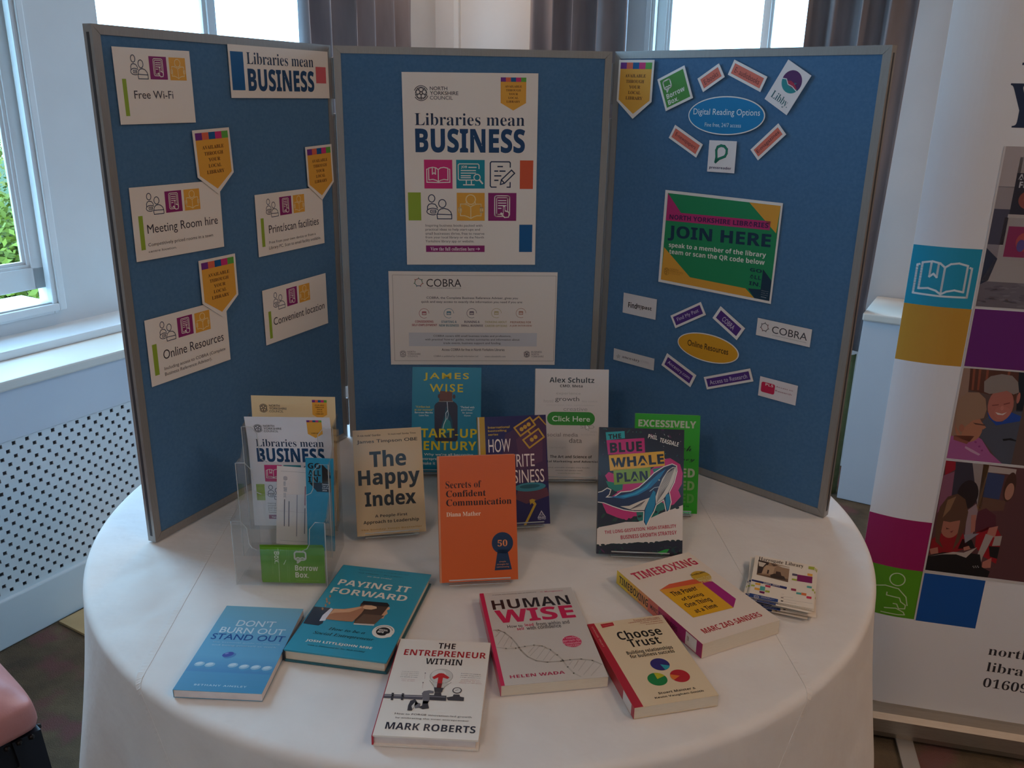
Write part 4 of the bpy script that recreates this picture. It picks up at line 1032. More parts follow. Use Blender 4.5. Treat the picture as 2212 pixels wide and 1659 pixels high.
def p_whale(a):
    rnd = random.Random(4)
    for k in range(70):
        x, y = rnd.uniform(125, 1060), rnd.choice((rnd.uniform(120, 700), rnd.uniform(950, 1230), rnd.uniform(1430, 1540)))
        a.ell(x, y, rnd.uniform(.5, 6), rnd.uniform(.5, 3.5), rnd.choice(('16352F', '1F4A3E', '2E2030', '123830', '5A1E44', '243A2A')), 1, rnd.uniform(0, 3), 9)
    PK = 'C4226E'
    a.poly([(190, 660), (230, 620), (420, 690), (700, 600), (850, 480), (920, 470), (1030, 540), (1060, 640), (1050, 760), (1010, 830), (1040, 900), (960, 990), (880, 1010), (640, 1080), (430, 1160), (330, 1130), (210, 1080), (160, 970), (330, 850), (240, 760)], PK, 2)
    a.poly([(200, 720), (390, 760), (385, 820), (310, 840), (230, 790)], '1F7A62', 3); a.poly([(720, 590), (840, 570), (830, 620), (740, 640)], '2A7A6A', 3)
    a.poly([(540, 1060), (820, 960), (900, 1010), (780, 1090), (740, 1170), (600, 1200), (555, 1150)], '1E6E5E', 3); a.poly([(720, 1100), (790, 1080), (770, 1160), (735, 1165)], '1C8A78', 3)
    # torn white band with the strapline
    a.poly([(100, 1240), (250, 1215), (420, 1180), (560, 1180), (700, 1140), (830, 1080), (950, 1040), (1062, 995), (1058, 1390), (940, 1400), (860, 1390), (700, 1420), (560, 1405), (420, 1425), (260, 1418), (180, 1440), (100, 1445)], 'D9CEC4', 4)
    for k in range(16): a.ell(100 + 60 * k, 1232 - 14 * k + rnd.uniform(-8, 8), rnd.uniform(2, 5), 2.2, '1C2420', 5, -.25, 9); a.ell(110 + 60 * k, 1440 - 3 * k + rnd.uniform(-6, 6), 4, 1.8, '1C2420', 5, 0, 9)
    for k in range(40): a.line([(x := rnd.uniform(140, 1060), y := rnd.uniform(130, 560)), (x + rnd.uniform(-14, 14), y + rnd.uniform(4, 16))], rnd.uniform(.3, .8), rnd.choice(('C9C2BA', '2A8A78', 'C9C2BA', '8A2A5A')), 2)
    # title patches
    a.poly([(193, 172), (405, 160), (410, 240), (203, 262)], '2A9A9C', 6); a.poly([(203, 262), (628, 240), (637, 410), (222, 425)], PK, 6); a.poly([(230, 432), (850, 390), (858, 555), (245, 608)], 'E0A81A', 6); a.poly([(282, 592), (700, 572), (690, 738), (292, 765)], '7FA02A', 6)
    K = '1C161A'
    a.textrot('THE', (225, 223), (368, 214), 9, K, 'H', 7); a.textrot('BLUE', (242, 350), (602, 332), 18.5, K, 'H', 7); a.textrot('WHALE', (258, 520), (848, 476), 18, K, 'H', 7); a.textrot('PLAN', (320, 684), (668, 662), 17.5, K, 'H', 7)
    a.textrot('PHIL', (672, 218), (775, 240), 7.5, 'E8E0D6', 'b', 7); a.textrot('TEASDALE', (802, 262), (1012, 318), 8, 'E8E0D6', 'b', 7)
    # whale
    out = [(100, 850), (160, 840), (215, 805), (250, 820), (235, 870), (195, 905), (290, 905), (370, 850), (480, 840), (570, 800), (660, 720), (740, 640), (850, 570), (940, 540), (985, 560), (990, 620), (960, 740), (905, 850), (915, 900), (925, 960), (905, 1050), (880, 1070), (850, 930), (760, 990), (735, 1060), (690, 1140), (650, 1225), (625, 1180), (630, 1060), (520, 1060), (400, 1040), (280, 1000), (180, 960), (100, 950)]
    pts = [a.map(*p) for p in out]; a.linemm(pts, 3.2, 'EDE6DC', 8, True); a.polymm(pts, '1F2348', 9)
    a.poly([(240, 900), (380, 880), (500, 850), (600, 800), (700, 720), (790, 640), (870, 590), (800, 700), (700, 800), (560, 880), (400, 920)], '1C6FA0', 10); a.poly([(360, 895), (520, 858), (640, 790), (720, 720), (660, 800), (540, 870), (420, 905)], '2E9AC0', 11)
    a.poly([(890, 610), (945, 570), (980, 570), (985, 630), (955, 740), (900, 850), (840, 930), (760, 985), (755, 900), (790, 800), (830, 700)], 'D5CCC0', 10); a.poly([(360, 1005), (460, 1000), (580, 950), (690, 910), (650, 1000), (630, 1050), (500, 1050)], 'D5CCC0', 10)
    for k in range(9):
        t = k / 8; a.line([(770 + 8 * k, 965 - 12 * k), (800 + 12 * k, 800 - 4 * k), (880 + 10 * k, 640 - 5 * k), (930 + 5 * k, 590 - 2 * k)], .6, '4A4048', 11)
        a.line([(470 + 14 * k, 1040 - 4 * k), (560 + 10 * k, 990 - 6 * k)], .6, '4A4048', 11)
    a.poly([(730, 830), (755, 850), (750, 990), (720, 1080), (650, 1215), (632, 1160), (640, 1050), (680, 930)], '1B7FA8', 11); a.poly([(870, 880), (905, 870), (920, 960), (900, 1050), (885, 1055), (865, 960)], '1B7FA8', 11)
    a.line([(690, 840), (740, 800), (800, 790)], .9, 'C9D4DA', 12); a.ell(795, 715, 1.3, 1.0, 'D5CCC0', 12)
    a.textrot('THE LONG-GESTATION, HIGH-STABILITY', (190, 1297), (988, 1231), 7, 'B3203A', 'B', 6); a.textrot('BUSINESS GROWTH STRATEGY', (368, 1352), (992, 1300), 7, 'B3203A', 'B', 6)
    a.poly([(780, 1520), (860, 1490), (910, 1485), (880, 1530), (820, 1550)], '2A9A3A', 6)
def p_excess(a):
    a.text('EXCESSIVELY', (130, 172, 953, 308), 'C2CDB0', 'H')
    for k, c in enumerate(('B9C8A2', '8FBA72', '63B04A')): a.text('OBSESSED', (150, 872 + 184 * k, 935 - 6 * k, 1015 + 182 * k), c, 'H')
    a.text('rich', (640, 555, 890, 640), '123A10', 'C'); a.text('honey', (600, 722, 938, 800), '123A10', 'C'); a.text('a memoir in', (600, 1408, 855, 1432), '123A10', 'b')
SB_ = [
 ('startup', -.0597, -.2374, -1.63, 19.06, .1522, .2318, .022, [(75, 85), (1060, 92), (1038, 1592), (45, 1590)], '127E9C', p_startup, 'teal book with yellow lettering and a bottle, standing at the back beside the middle board', '0F6A84', 'clear acrylic stand under the teal bottle book at the back'),
 ('click', .2135, -.2771, -2.02, 18.71, .1602, .2406, .024, [(100, 97), (1037, 108), (1023, 1530), (82, 1512)], 'D8CEC8', p_click, 'white book with a green Click Here button, standing at the back before the board hinge', 'D0C6C0', 'clear acrylic stand under the white book with the green button'),
 ('excess', .3854, -.4372, -5.95, 18.28, .1300, .1979, .020, [(85, 82), (1015, 120), (967, 1522), (57, 1527)], '32A81E', p_excess, 'bright green book standing half hidden behind the whale cover', '1E7A50', 'clear acrylic stand under the bright green book'),
 ('howto', .0834, -.4896, 6.47, 21.13, .1349, .2130, .018, [(62, 125), (940, 95), (1000, 1490), (146, 1530)], '2A2058', p_howto, 'purple book with a yellow spine edge and maze, standing behind the orange one', 'B8932A', 'clear acrylic stand under the purple business plan book'),
 ('happy', -.1537, -.5205, 8.75, 21.71, .1294, .1994, .018, [(125, 182), (997, 130), (1072, 1478), (190, 1530)], 'C9AE86', p_happy, 'tan book with heavy black title The Happy Index, standing beside the leaflet holder', 'B89C74', 'clear acrylic stand under the tan book with heavy black title'),
 ('whale', .3025, -.6069, -5.08, 23.33, .1561, .2317, .018, [(125, 112), (1078, 150), (1055, 1573), (100, 1530)], '241C26', p_whale, 'dark book with a blue whale and torn title patches, standing on the right', '3A2A34', 'clear acrylic stand under the whale book'),
 ('secrets', .0096, -.6911, 4.40, 20.29, .1348, .2157, .016, [(75, 85), (975, 62), (1015, 1505), (110, 1550)], 'D1602A', p_secrets, 'orange book with a navy keyhole, standing foremost in the middle', 'B4502A', 'clear acrylic stand under the orange keyhole book'),
]
for n, cx, cy, yaw, lean, w, h, t, rect, base, paint, lab, sp_, slab_ in SB_:
    book(book_place_stand(cx, cy, yaw, lean, h, t), w, h, t, rect, base, lab, paint, spine=sp_)
    stand(cx, cy, yaw, lean, w, h, t, slab_)

# --- books lying flat
def p_burn(a):
    grad(a, 0, a.H * .45, '72A5B8', '5E9FC2', 14); grad(a, a.H * .62, a.H * .80, '5E9FC2', '4483B2', 12); grad(a, a.H * .80, a.H, '4A8FB6', '3F86AE', 8)
    a.text('DON\u2019T', (1108, 402, 1605, 503), 'C3D2DA', 'm'); a.text('BURN OUT', (868, 498, 1742, 609), 'BFD3DC', 'm'); a.text('STAND OUT', (745, 590, 1742, 707), '0E4F92', 'm')
    a.text('the essential guide to thriving', (738, 703, 1690, 752), '9CBBCB', 'n'); a.text('and being yourself at work', (726, 742, 1640, 798), '9CBBCB', 'n')
    a.ell(975, 905, 9.2, 6.4, '4A7FB0', 1, -.5); a.ell(952, 890, 8.4, 5.6, '3B4C9C', 2, -.5); a.ell(935, 878, 3, 1.6, '7C88C8', 3, -.5)
    for x, y in ((540, 1030), (690, 1040), (1022, 1045), (1183, 1065), (1350, 1073), (1512, 1083)):
        a.ell(x + 14, y + 26, 7.6, 5, '4A8FB8', 1, -.3); a.ell(x, y, 7.4, 5.2, '8FB6CC', 2, -.3); a.ell(x - 4, y - 8, 5.2, 3.2, 'B9CFDA', 3, -.3)
    a.text('BETHANY AINSLEY', (470, 1316, 1215, 1367), 'B9D3E0', 'w')
def p_pay(a):
    W_ = 'E9DDD0'; D = '163A44'
    a.text('\u201cSometimes I wish I could be just like', (1066, 190, 1745, 272), D, 'I'); a.text('Josh Littlejohn \u2026 he\u2019s brilliant\u201d', (1076, 228, 1660, 303), D, 'I'); a.text('Sir Bob Geldof', (1195, 279, 1520, 327), W_, 'I')
    a.text('PAYING IT', (845, 321, 1742, 497), W_, 'b'); a.text('FORWARD', (747, 427, 1700, 611), W_, 'b')
    a.poly([(488, 684), (720, 703), (640, 800), (600, 905), (545, 936), (338, 908)], '232A3C', 2); a.poly([(712, 703), (754, 720), (632, 872), (556, 876), (600, 800)], 'D9D9E2', 3)
    SK, SL = 'B07858', 'D9A47E'
    a.poly([(1460, 680), (1495, 690), (1490, 715), (1455, 730), (1465, 770), (1425, 800), (1410, 835), (1350, 835), (1380, 700)], SL, 1)
    a.poly([(1112, 640), (1480, 672), (1290, 915), (1015, 903)], '4E382C', 2); a.poly([(1150, 780), (1420, 800), (1290, 915), (1015, 903)], '6A4E3C', 3); a.poly([(1016, 902), (1290, 914), (1284, 934), (1012, 920)], 'CFC4BA', 3)
    a.poly([(1146, 608), (1462, 632), (1490, 668), (1470, 684), (1112, 648)], '1E1C20', 4)
    a.poly([(745, 714), (880, 716), (1010, 700), (1112, 680), (1170, 662), (1250, 668), (1180, 690), (1155, 720), (1120, 770), (1060, 830), (1000, 884), (850, 874), (640, 852)], SK, 4); a.poly([(760, 716), (900, 722), (1110, 685), (1130, 700), (960, 760), (760, 770), (690, 790)], SL, 5)
    a.poly([(1165, 668), (1250, 668), (1318, 685), (1322, 708), (1250, 724), (1170, 718), (1130, 700)], 'E0B48E', 5)
    for x, y in ((700, 550), (660, 620), (690, 640), (640, 670), (655, 590), (600, 715)): a.poly([(x, y - 22), (x + 16, y), (x, y + 24), (x - 14, y + 4)], 'B07A52', 6)
    a.text('How to be a', (692, 955, 1160, 1046), D, 'I'); a.text('Social Entrepreneur', (492, 1005, 1270, 1145), D, 'I'); a.text('JOSH LITTLEJOHN MBE', (388, 1115, 1248, 1252), W_, 'b'); a.text('with a Foreword by Sir Bob Geldof', (405, 1183, 1165, 1293), D, 'I')
    a.ell(1408, 1008, 17.2, 17.2, 'E6DDD2', 2); a.ell(1405, 1008, 10.8, 10.8, '1D1B1D', 3); a.ell(1478, 1060, 5, 5, 'E6DDD2', 4); a.ring(1408, 1008, 14, 14, .9, '4A4646', 3, 200, 340)
    x, y = a.map(1408, 1008); a.textmm('SOCIAL', x - 7.5, y - 5, x + 6.5, y - .8, 'EDE6DC', 'H', 5); a.textmm('BITE', x - 8, y + .6, x + 1.5, y + 4.6, 'EDE6DC', 'H', 5)
def p_entre(a):
    K, R = '17151E', 'A8121E'
    a.text('THE', (997, 176, 1203, 261), K, 'B'); a.text('ENTREPRENEUR', (560, 250, 1596, 389), R, 'B'); a.text('WITHIN', (836, 371, 1288, 474), K, 'B')
    x, y = a.map(1032, 608); r = 16.5
    a.ell(1032, 608, r, r, '9A9690', 1); a.ell(1032, 608, r - .7, r - .7, 'C9C4BD', 2); a.ell(1000, 580, r * .62, r * .55, 'DAD5CE', 3)
    a.poly([(905, 680), (1130, 700), (1072, 752), (1055, 775), (945, 765), (935, 735)], 'C9C4BD', 2); a.line([(880, 660), (938, 735), (945, 770)], .7, '8A8680', 3); a.line([(1160, 690), (1075, 745), (1060, 775)], .7, '8A8680', 3)
    a.poly([(1030, 570), (1060, 575), (1136, 628), (1112, 646), (1052, 628), (1030, 765), (972, 758), (992, 626), (936, 646), (914, 622), (1000, 572)], 'C01E22', 4); a.poly([(985, 700), (1042, 705), (1030, 765), (972, 758)], '6A1418', 5)
    D, D2 = '3A363C', '6E6A70'
    a.poly([(938, 752), (1062, 762), (1040, 818), (948, 812)], D, 5); a.poly([(300, 830), (800, 852), (795, 908), (290, 880)], '55515A', 3); a.poly([(305, 842), (800, 864), (800, 876), (303, 852)], 'A09CA0', 4)
    for x_ in (400, 530): a.poly([(x_, 816 + (x_ - 400) * .06), (x_ + 28, 818 + (x_ - 400) * .06), (x_ + 18, 912), (x_ - 14, 908)], D, 4)
    a.poly([(868, 848), (940, 852), (950, 815), (1030, 820), (1035, 858), (1100, 862), (1095, 928), (862, 912)], D, 4); a.poly([(880, 862), (1085, 875), (1085, 888), (880, 875)], D2, 5)
    a.poly([(1100, 882), (1180, 870), (1190, 845), (1265, 848), (1275, 875), (1325, 885), (1320, 932), (1120, 920)], D, 4); a.ell(1235, 795, 6.6, 6.6, D, 4); a.ell(1235, 795, 5.1, 5.1, 'D6D2CC', 5); a.line([(1212, 800), (1250, 788)], .6, D, 6)
    a.poly([(785, 830), (810, 800), (880, 790), (935, 800), (935, 830), (880, 830), (885, 880), (880, 930), (860, 960), (800, 960), (800, 900)], D2, 5); a.poly([(800, 925), (870, 930), (865, 965), (880, 1020), (800, 1032), (740, 1005), (790, 985)], D, 5)
    a.poly([(640, 920), (700, 900), (740, 960), (700, 985), (660, 1048), (602, 1045), (612, 980)], D, 4); a.poly([(690, 930), (770, 960), (760, 1010), (700, 1020)], D2, 4); a.poly([(655, 990), (700, 940), (690, 1000), (665, 1030)], 'CFCAC4', 5)
    a.text('How to FORGE innovation-led growth', (447, 1068, 1420, 1155), '3A3438', 'n'); a.text('by embracing the inner entrepreneur', (456, 1120, 1390, 1200), '3A3438', 'n'); a.text('MARK ROBERTS', (342, 1186, 1468, 1343), '17152A', 'B')
    for k, t in enumerate(('Inspiring and deeply', 'practical. How to lead', 'through innovation', 'and decode to scale.')): a.text(t, (528 - 8 * k, 535 + 22 * k, 745 - 6 * k, 556 + 23 * k), '6A6468', 'n')
    for k, t in enumerate(('MATT LEYMAN', 'CEO, VR FIRST')): a.text(t, (522, 634 + 20 * k, 690, 653 + 21 * k), 'C08A88', 'n')
    for k, t in enumerate(('Essential and engaging,', 'decades of learning in', 'a single, powerful book.')): a.text(t, (1285 - 5 * k, 570 + 24 * k, 1535, 597 + 24 * k), '6A6468', 'n')
    for k, t in enumerate(('DANIEL PRIESTLEY', 'AUTHOR OF KEY', 'PERSON OF INFLUENCE')): a.text(t, (1288 - 16 * k, 650 + 20 * k, 1525 + 10 * k, 672 + 22 * k), 'C08A88', 'n')
    for p in ((825, 566), (798, 688)): a.ell(*p, .9, .9, D, 3)
    a.line([(825, 566), (818, 640)], .3, 'C08A88', 3); a.line([(798, 688), (790, 760)], .3, 'C08A88', 3)
def p_human(a):
    PK = 'C81F52'; K = '2A1E20'
    a.poly([(95, 210), (148, 205), (438, 1436), (385, 1440)], PK, 1)
    a.text('A simple and refreshing take on leadership', (262, 226, 855, 186), '5A5052', 'm'); a.text('C. Montgomery', (905, 170, 1213, 166), 'C86A80', 'm')
    a.text('HUMAN', (246, 304, 1316, 338), K, 'b'); a.text('WISE', (288, 438, 1388, 516), PK, 'x')
    a.text('How to', (462, 632, 672, 652), '4A4042', 'm'); a.text('lead', (694, 607, 820, 634), PK, 'b'); a.text('from within and', (843, 587, 1300, 598), '4A4042', 'm'); a.text('sell', (590, 662, 690, 690), PK, 'b'); a.text('with confidence', (712, 642, 1190, 650), '4A4042', 'm')
    a.ell(1328, 838, 14.6, 14.6, PK, 2)
    for t, b in (('A coaching', (1190, 782, 1425, 800)), ('approach for', (1180, 820, 1455, 835)), ('sustainable', (1212, 855, 1452, 862)), ('success', (1262, 888, 1436, 898))): a.text(t, b, 'E9B8C4', 'n', 3)
    G1, G2 = 'A8A29A', 'B9B3AB'
    c1 = [(285, 700), (350, 698), (430, 730), (520, 800), (590, 880), (650, 965), (740, 1050), (850, 1100), (1000, 1118), (1180, 1103), (1300, 1085), (1450, 1072), (1600, 1090), (1720, 1140)]
    c2 = [(325, 930), (450, 942), (580, 938), (700, 912), (820, 893), (930, 905), (1040, 950), (1130, 1020), (1200, 1085), (1270, 1180), (1350, 1260), (1440, 1305)]
    a.line(c1, 2.4, G1, 2); a.line(c2, 2.4, G2, 2)
    for p, q in (((310, 705), (360, 900 - 170)), ((380, 710), (310, 790)), ((440, 740), (345, 890)), ((490, 790), (420, 915)), ((535, 850), (510, 920)), ((830, 905), (750, 1000)), ((900, 900), (770, 1040)), ((975, 920), (855, 1080)), ((1045, 955), (945, 1095)), ((1105, 1010), (1030, 1095)), ((1330, 1095), (1290, 1150)), ((1410, 1095), (1345, 1200)), ((1510, 1090), (1410, 1230)), ((1620, 1110), (1480, 1280)), ((1710, 1145), (1580, 1290))): a.line([p, q], 1.0, 'B2ACA4', 2)
    a.text('HELEN WADA', (499, 1299, 1236, 1268), 'B02A50', 'b')
def p_choose(a):
    R, K = 'AE1E2E', '1C1614'
    a.poly([(125, 265), (210, 242), (885, 1390), (760, 1410)], R, 1); a.poly([(300, 262), (465, 230), (488, 272), (330, 312)], 'B8242E', 2); a.line([(335, 285), (465, 258)], .8, 'D98A80', 3)
    a.text('Choose', (497, 364, 1157, 384), K, 'b'); a.text('Trust', (650, 470, 1140, 508), K, 'b'); a.text('Building relationships', (642, 632, 1305, 592), K, 'b'); a.text('for business success', (690, 682, 1320, 632), K, 'b')
    def pie(cx, cy, c1, c2, a0, a1):
        r = 14.2; a.ell(cx, cy, r, r, c1, 2, 0, 40); x, y = a.map(cx, cy)
        a.polymm([(x, y)] + [(x + r * math.cos(math.radians(a0 + (a1 - a0) * k / 8)), y + r * math.sin(math.radians(a0 + (a1 - a0) * k / 8))) for k in range(9)], c2, 3)
    pie(1110, 803, '33266E', '2F98A8', 25, 80); pie(1075, 1010, '1E7A3C', 'B5B022', -90, -20); pie(1385, 960, 'B3202A', 'D8742A', 150, 205)
    a.text('Stuart Maister &', (1077, 1191, 1608, 1140), K, 'b'); a.text('Kevin Vaughan-Smith', (1031, 1258, 1724, 1184), K, 'b')
    for k, (b, t) in enumerate((((742, 185, 1110, 160), 'Practical and useful insights'), ((670, 222, 1125, 178), 'a powerful tool for any team to build trust'), ((838, 225, 1150, 198), 'Professor of leadership'), ((915, 243, 1160, 218), 'at the business school'))): a.text(t, b, 'A8503E', 'n')
    x0, y0 = a.map(190, 300); x1, y1 = a.map(350, 575)
    a.textmm('CHOOSE TRUST', (x0 + x1) / 2 - (y1 - y0) / 2, (y0 + y1) / 2 - 1.3, (x0 + x1) / 2 + (y1 - y0) / 2, (y0 + y1) / 2 + 1.3, 'E4B8A8', 'n', 3, 90)
def s_choose(a): a.rectmm(a.W * .80, .5, a.W * .955, a.H - .5, 'DDD6D0', 1)
def p_time(a):
    R, K = 'C2204A', '2A1A14'
    a.text('TIMEBOXING', (290, 402, 1128, 264), R, 'B'); a.text('MARC ZAO-SANDERS', (1142, 1088, 1910, 906), 'B01E28', 'b')
    a.poly([(650, 603), (765, 525), (1050, 458), (1290, 482), (1162, 506)], 'D85A34', 2); a.poly([(1160, 505), (1290, 480), (1578, 695), (1548, 808)], 'A31E72', 2); a.poly([(650, 603), (1160, 503), (1548, 808), (1060, 943)], 'E0A616', 3); a.poly([(650, 603), (1160, 503), (1215, 548), (715, 650)], 'DE9A2A', 4)
    for t, b in (('The Power', (766, 628, 1124, 590)), ('of Doing', (897, 702, 1200, 668)), ('One Thing', (936, 772, 1308, 738)), ('at a Time', (1050, 842, 1364, 802))): a.text(t, b, K, 'b', 5)
    a.ell(1152, 420, 17.2, 17.2, 'C9A02E', 5); a.text('\u201cIt really works\u201d', (1012, 405, 1225, 375), K, 'b', 6)
    for k in range(3): a.text(('Simon Kuper', 'Financial', 'Times')[k], (1080 + 20 * k, 450 + 16 * k, 1290 + 0 * k, 425 + 24 * k), 'DCC98C', 'm', 6)
def s_time(a):
    for x0, x1, c in ((0, .14, 'E3C02A'), (.14, .28, 'E2AE3E'), (.28, .40, 'E0925A'), (.40, .52, 'D66A58'), (.52, .66, 'B8325E'), (.66, 1, 'A01E66')): a.rectmm(a.W * x0, 0, a.W * x1, a.H, c, .7)
    a.textmm('TIMEBOXING', a.W * .035, a.H * .22, a.W * .40, a.H * .78, '2A1A14', 'B', 2); a.textmm('MARC ZAO-SANDERS', a.W * .43, a.H * .33, a.W * .74, a.H * .67, '3A1420', 'm', 2)
    a.rectmm(a.W * .83, a.H * .06, a.W * .945, a.H * .94, 'DDD6D0', 2); a.textmm('158', a.W * .845, a.H * .3, a.W * .865, a.H * .6, '5A5250', 'n', 3)
FB = [
 (-.3469, -.8711, -5.43, .1253, .2095, .0127, [(935, 200), (2025, 235), (1440, 1450), (150, 1405)], '5E9FC2', p_burn, 'pale blue paperback with white pebbles, leftmost of the books lying flat', {'pages': noisy('pale_page_edges', 'D6CFD0', 'E2DBDA', 60, .85)}),
 (-.1775, -.7870, -12.77, .1582, .2486, .0206, [(880, 130), (2035, 255), (1450, 1415), (75, 1255)], '2A93AE', p_pay, 'teal hardback with a hand holding a coffee cup, lying flat', {'hard': True, 'back': '1E5F6E', 'spine': '17202C'}),
 (-.0539, -.9740, -5.67, .1373, .2102, .0171, [(500, 110), (1660, 180), (1510, 1430), (165, 1350)], 'E2DBD2', p_entre, 'white hardback with a light bulb on a pipe, foremost at the table edge', {'hard': True, 'spine': 'B01A30', 'pages': noisy('white_page_edges', 'CFC5C2', 'DAD0CC', 60, .85)}),
 (.1004, -.8507, 6.52, .1558, .2400, .0176, [(95, 210), (1320, 105), (1810, 1300), (385, 1440)], 'CAC3BC', p_human, 'grey paperback with a pink spine and twisting strand, lying flat in the middle', {'spine': 'C81F52'}),
 (.2584, -.9189, 11.09, .1257, .2012, .0180, [(125, 265), (1135, 105), (1930, 1225), (760, 1410)], 'DDC8A6', p_choose, 'cream paperback with a red spine and three pie discs, lying flat', {'spine': 'AE1E2E', 'spine_paint': s_choose}),
 (.3662, -.7594, 23.62, .1527, .2356, .0253, [(140, 360), (1000, 115), (2120, 950), (1175, 1275)], 'E2D3C4', p_time, 'thick cream paperback with a yellow box, lying flat farthest right', {'spine': 'C0503E', 'spine_paint': s_time}),
]
for cx, cy, yaw, w, h, t, rect, base, paint, lab, kw in FB:
    book(book_place_flat(cx, cy, yaw), w, h, t, rect, base, lab, paint, **kw)
# ------------------------------------------------------------------ pile of library cards
def p_card(a):
    a.text('Harrogate Library', (427, 238, 1255, 520), '3A2A22', 's')
    a.poly([(418, 300), (998, 470), (975, 760), (388, 575)], '9A7C62', 1)
    a.poly([(418, 300), (620, 360), (600, 400), (520, 440), (480, 560), (400, 560)], '3E2E28', 2); a.poly([(418, 330), (560, 375), (500, 440), (430, 420)], 'CFC2B2', 3); a.poly([(760, 420), (998, 475), (995, 510), (860, 470)], 'CFC2B2', 2); a.poly([(640, 375), (780, 425), (700, 440)], '5A4436', 2)
    a.poly([(560, 410), (760, 460), (720, 470), (690, 600), (480, 560), (520, 470)], 'B59678', 3); a.poly([(590, 500), (620, 510), (605, 580), (575, 570)], '3E2A22', 4); a.poly([(750, 540), (830, 560), (850, 640), (730, 620)], '4A342A', 4); a.poly([(388, 560), (640, 620), (975, 700), (975, 760), (388, 575)], '6E5440', 3); a.poly([(640, 600), (720, 580), (900, 650), (930, 720), (650, 650)], '3E2E26', 4)
    IN = '2C2C66'
    a.poly([(305, 660), (958, 850), (950, 895), (300, 692)], IN, 1); a.text('EVENTS \u00b7 ADVICE', (525, 735, 822, 838), 'E2D8D0', 'b')
    a.poly([(270, 920), (800, 1075), (790, 1180), (250, 990)], '233F7C', 1); x, y = a.map(395, 1000); council(a, x, y, 5.2, a.box((480, 995, 730, 1100)), 'C9C4CC')
    for p, c in ((((372, 730), (465, 752), (462, 785), (368, 765)), 'E3A23A'), (((296, 760), (362, 775), (358, 805), (290, 790)), 'A5AE3A'), (((362, 820), (455, 845), (448, 885), (356, 862)), 'E3A23A'), (((465, 800), (555, 825), (545, 900), (452, 880)), '4FA09A'), (((555, 785), (655, 810), (648, 848), (552, 818)), 'B82A50'), (((452, 892), (545, 915), (540, 955), (448, 928)), '6A1450'), (((558, 885), (640, 905), (636, 942), (550, 920)), 'A5AE3A'),
                 (((1350, 475), (1466, 498), (1463, 555), (1347, 528)), 'A5AE3A'), (((1050, 592), (1145, 615), (1142, 655), (1048, 635)), '5A5064'), (((1335, 610), (1430, 632), (1428, 680), (1333, 655)), 'E3A23A'), (((1145, 622), (1430, 685), (1425, 810), (1140, 745)), '7E1258'), (((1045, 690), (1142, 712), (1138, 745), (1042, 720)), 'A5AE3A'), (((1330, 850), (1424, 870), (1420, 908), (1328, 888)), '4FA09A'), (((1035, 878), (1130, 900), (1128, 945), (1034, 920)), '9A2A4E'), (((1135, 960), (1230, 980), (1225, 1018), (1132, 995)), '4FA09A'), (((1232, 975), (1325, 998), (1322, 1045), (1228, 1020)), 'D8743E'), (((1330, 1048), (1424, 1070), (1420, 1115), (1326, 1090)), 'CE2F56'), (((1430, 915), (1466, 930), (1462, 970), (1426, 950)), 'A5AE3A')): a.poly(p, c, 2)
    for x0, y0, x1 in ((860, 980, 905), (860, 1020, 1075), (900, 1080, 1440), (905, 1130, 1140)): a.line([(x0, y0), (x1, y0 + (x1 - x0) * .22)], .5, '8A7E76', 1)
    a.poly([(852, 1040), (900, 1050), (898, 1062), (850, 1052)], '3A3030', 2); a.poly([(850, 1098), (898, 1110), (892, 1130), (848, 1118)], '3A3030', 2); a.poly([(1400, 1310), (1460, 1322), (1456, 1345), (1396, 1330)], 'C8603E', 2)
cw, chh = 103.4, 147.5
pile = Matrix.Translation((.5325, -.7106, 0)) @ Matrix.Rotation(math.radians(-21.98), 4, 'Z')
rnd = random.Random(12)
a = Art(cw, chh, [(360, 205), (1475, 470), (1470, 1310), (250, 990)]); a.sheet(.0003, 'E4D8C8'); p_card(a)
NC = 16; z = .0006; first = None
for k in range(NC):
    z += .00118
    topmost = k == NC - 1
    m = pile @ Matrix.Translation((0 if topmost else rnd.uniform(-.007, .005), 0 if topmost else rnd.uniform(-.006, .006), z)) @ Matrix.Rotation(math.radians(0 if topmost else rnd.uniform(-4.5, 2.5)), 4, 'Z')
    if first is None: first = a.build('leaflet_card', None, m); o = first
    else: o = first.copy(); COL.objects.link(o); o.matrix_world = m
    tag(o, 'whole printed card with building photo on top of the card pile' if topmost else 'cream printed card layered inside the pile right of the thick book', 'card', 'cards piled on the table')

# ------------------------------------------------------------------ acrylic leaflet holder and its leaflets
HM = Matrix.Translation((-.40537, -.68015, .0006)) @ Matrix.Rotation(math.radians(-3.2), 4, 'Z')   # front left foot; x right, y back, z up
HW = .157; T = .0022
hold = empty('leaflet_holder', HM, 'clear acrylic three tier leaflet holder on the left of the table', 'leaflet holder')
ty = [0, .048, .094]; tz0 = [.002, .030, .058]; tzt = [.123, .207, .255]; tzc = [.070, .150, .190]
for k in range(3):
    y = ty[k]; z0, zt, zc = tz0[k], tzt[k], tzc[k]
    bm = bmesh.new()
    c = .026
    outl = [(0, z0), (HW, z0), (HW, zt), (HW - .016, zt), (HW - c, zt - .012)]
    outl += [(HW - c - .002, zc + .012), (HW - c - .006, zc + .004), (HW - c - .014, zc), (c + .014, zc), (c + .006, zc + .004), (c + .002, zc + .012), (c, zt - .012), (.016, zt), (0, zt)]
    prism(bm, outl, y, y + T, 'y'); obj('pocket_front', bm, M_ACRYLIC, hold)
    bm = bmesh.new(); box(bm, T, HW - T, y + T, y + .046, z0, z0 + T, 0); obj('pocket_floor', bm, M_ACRYLIC, hold)
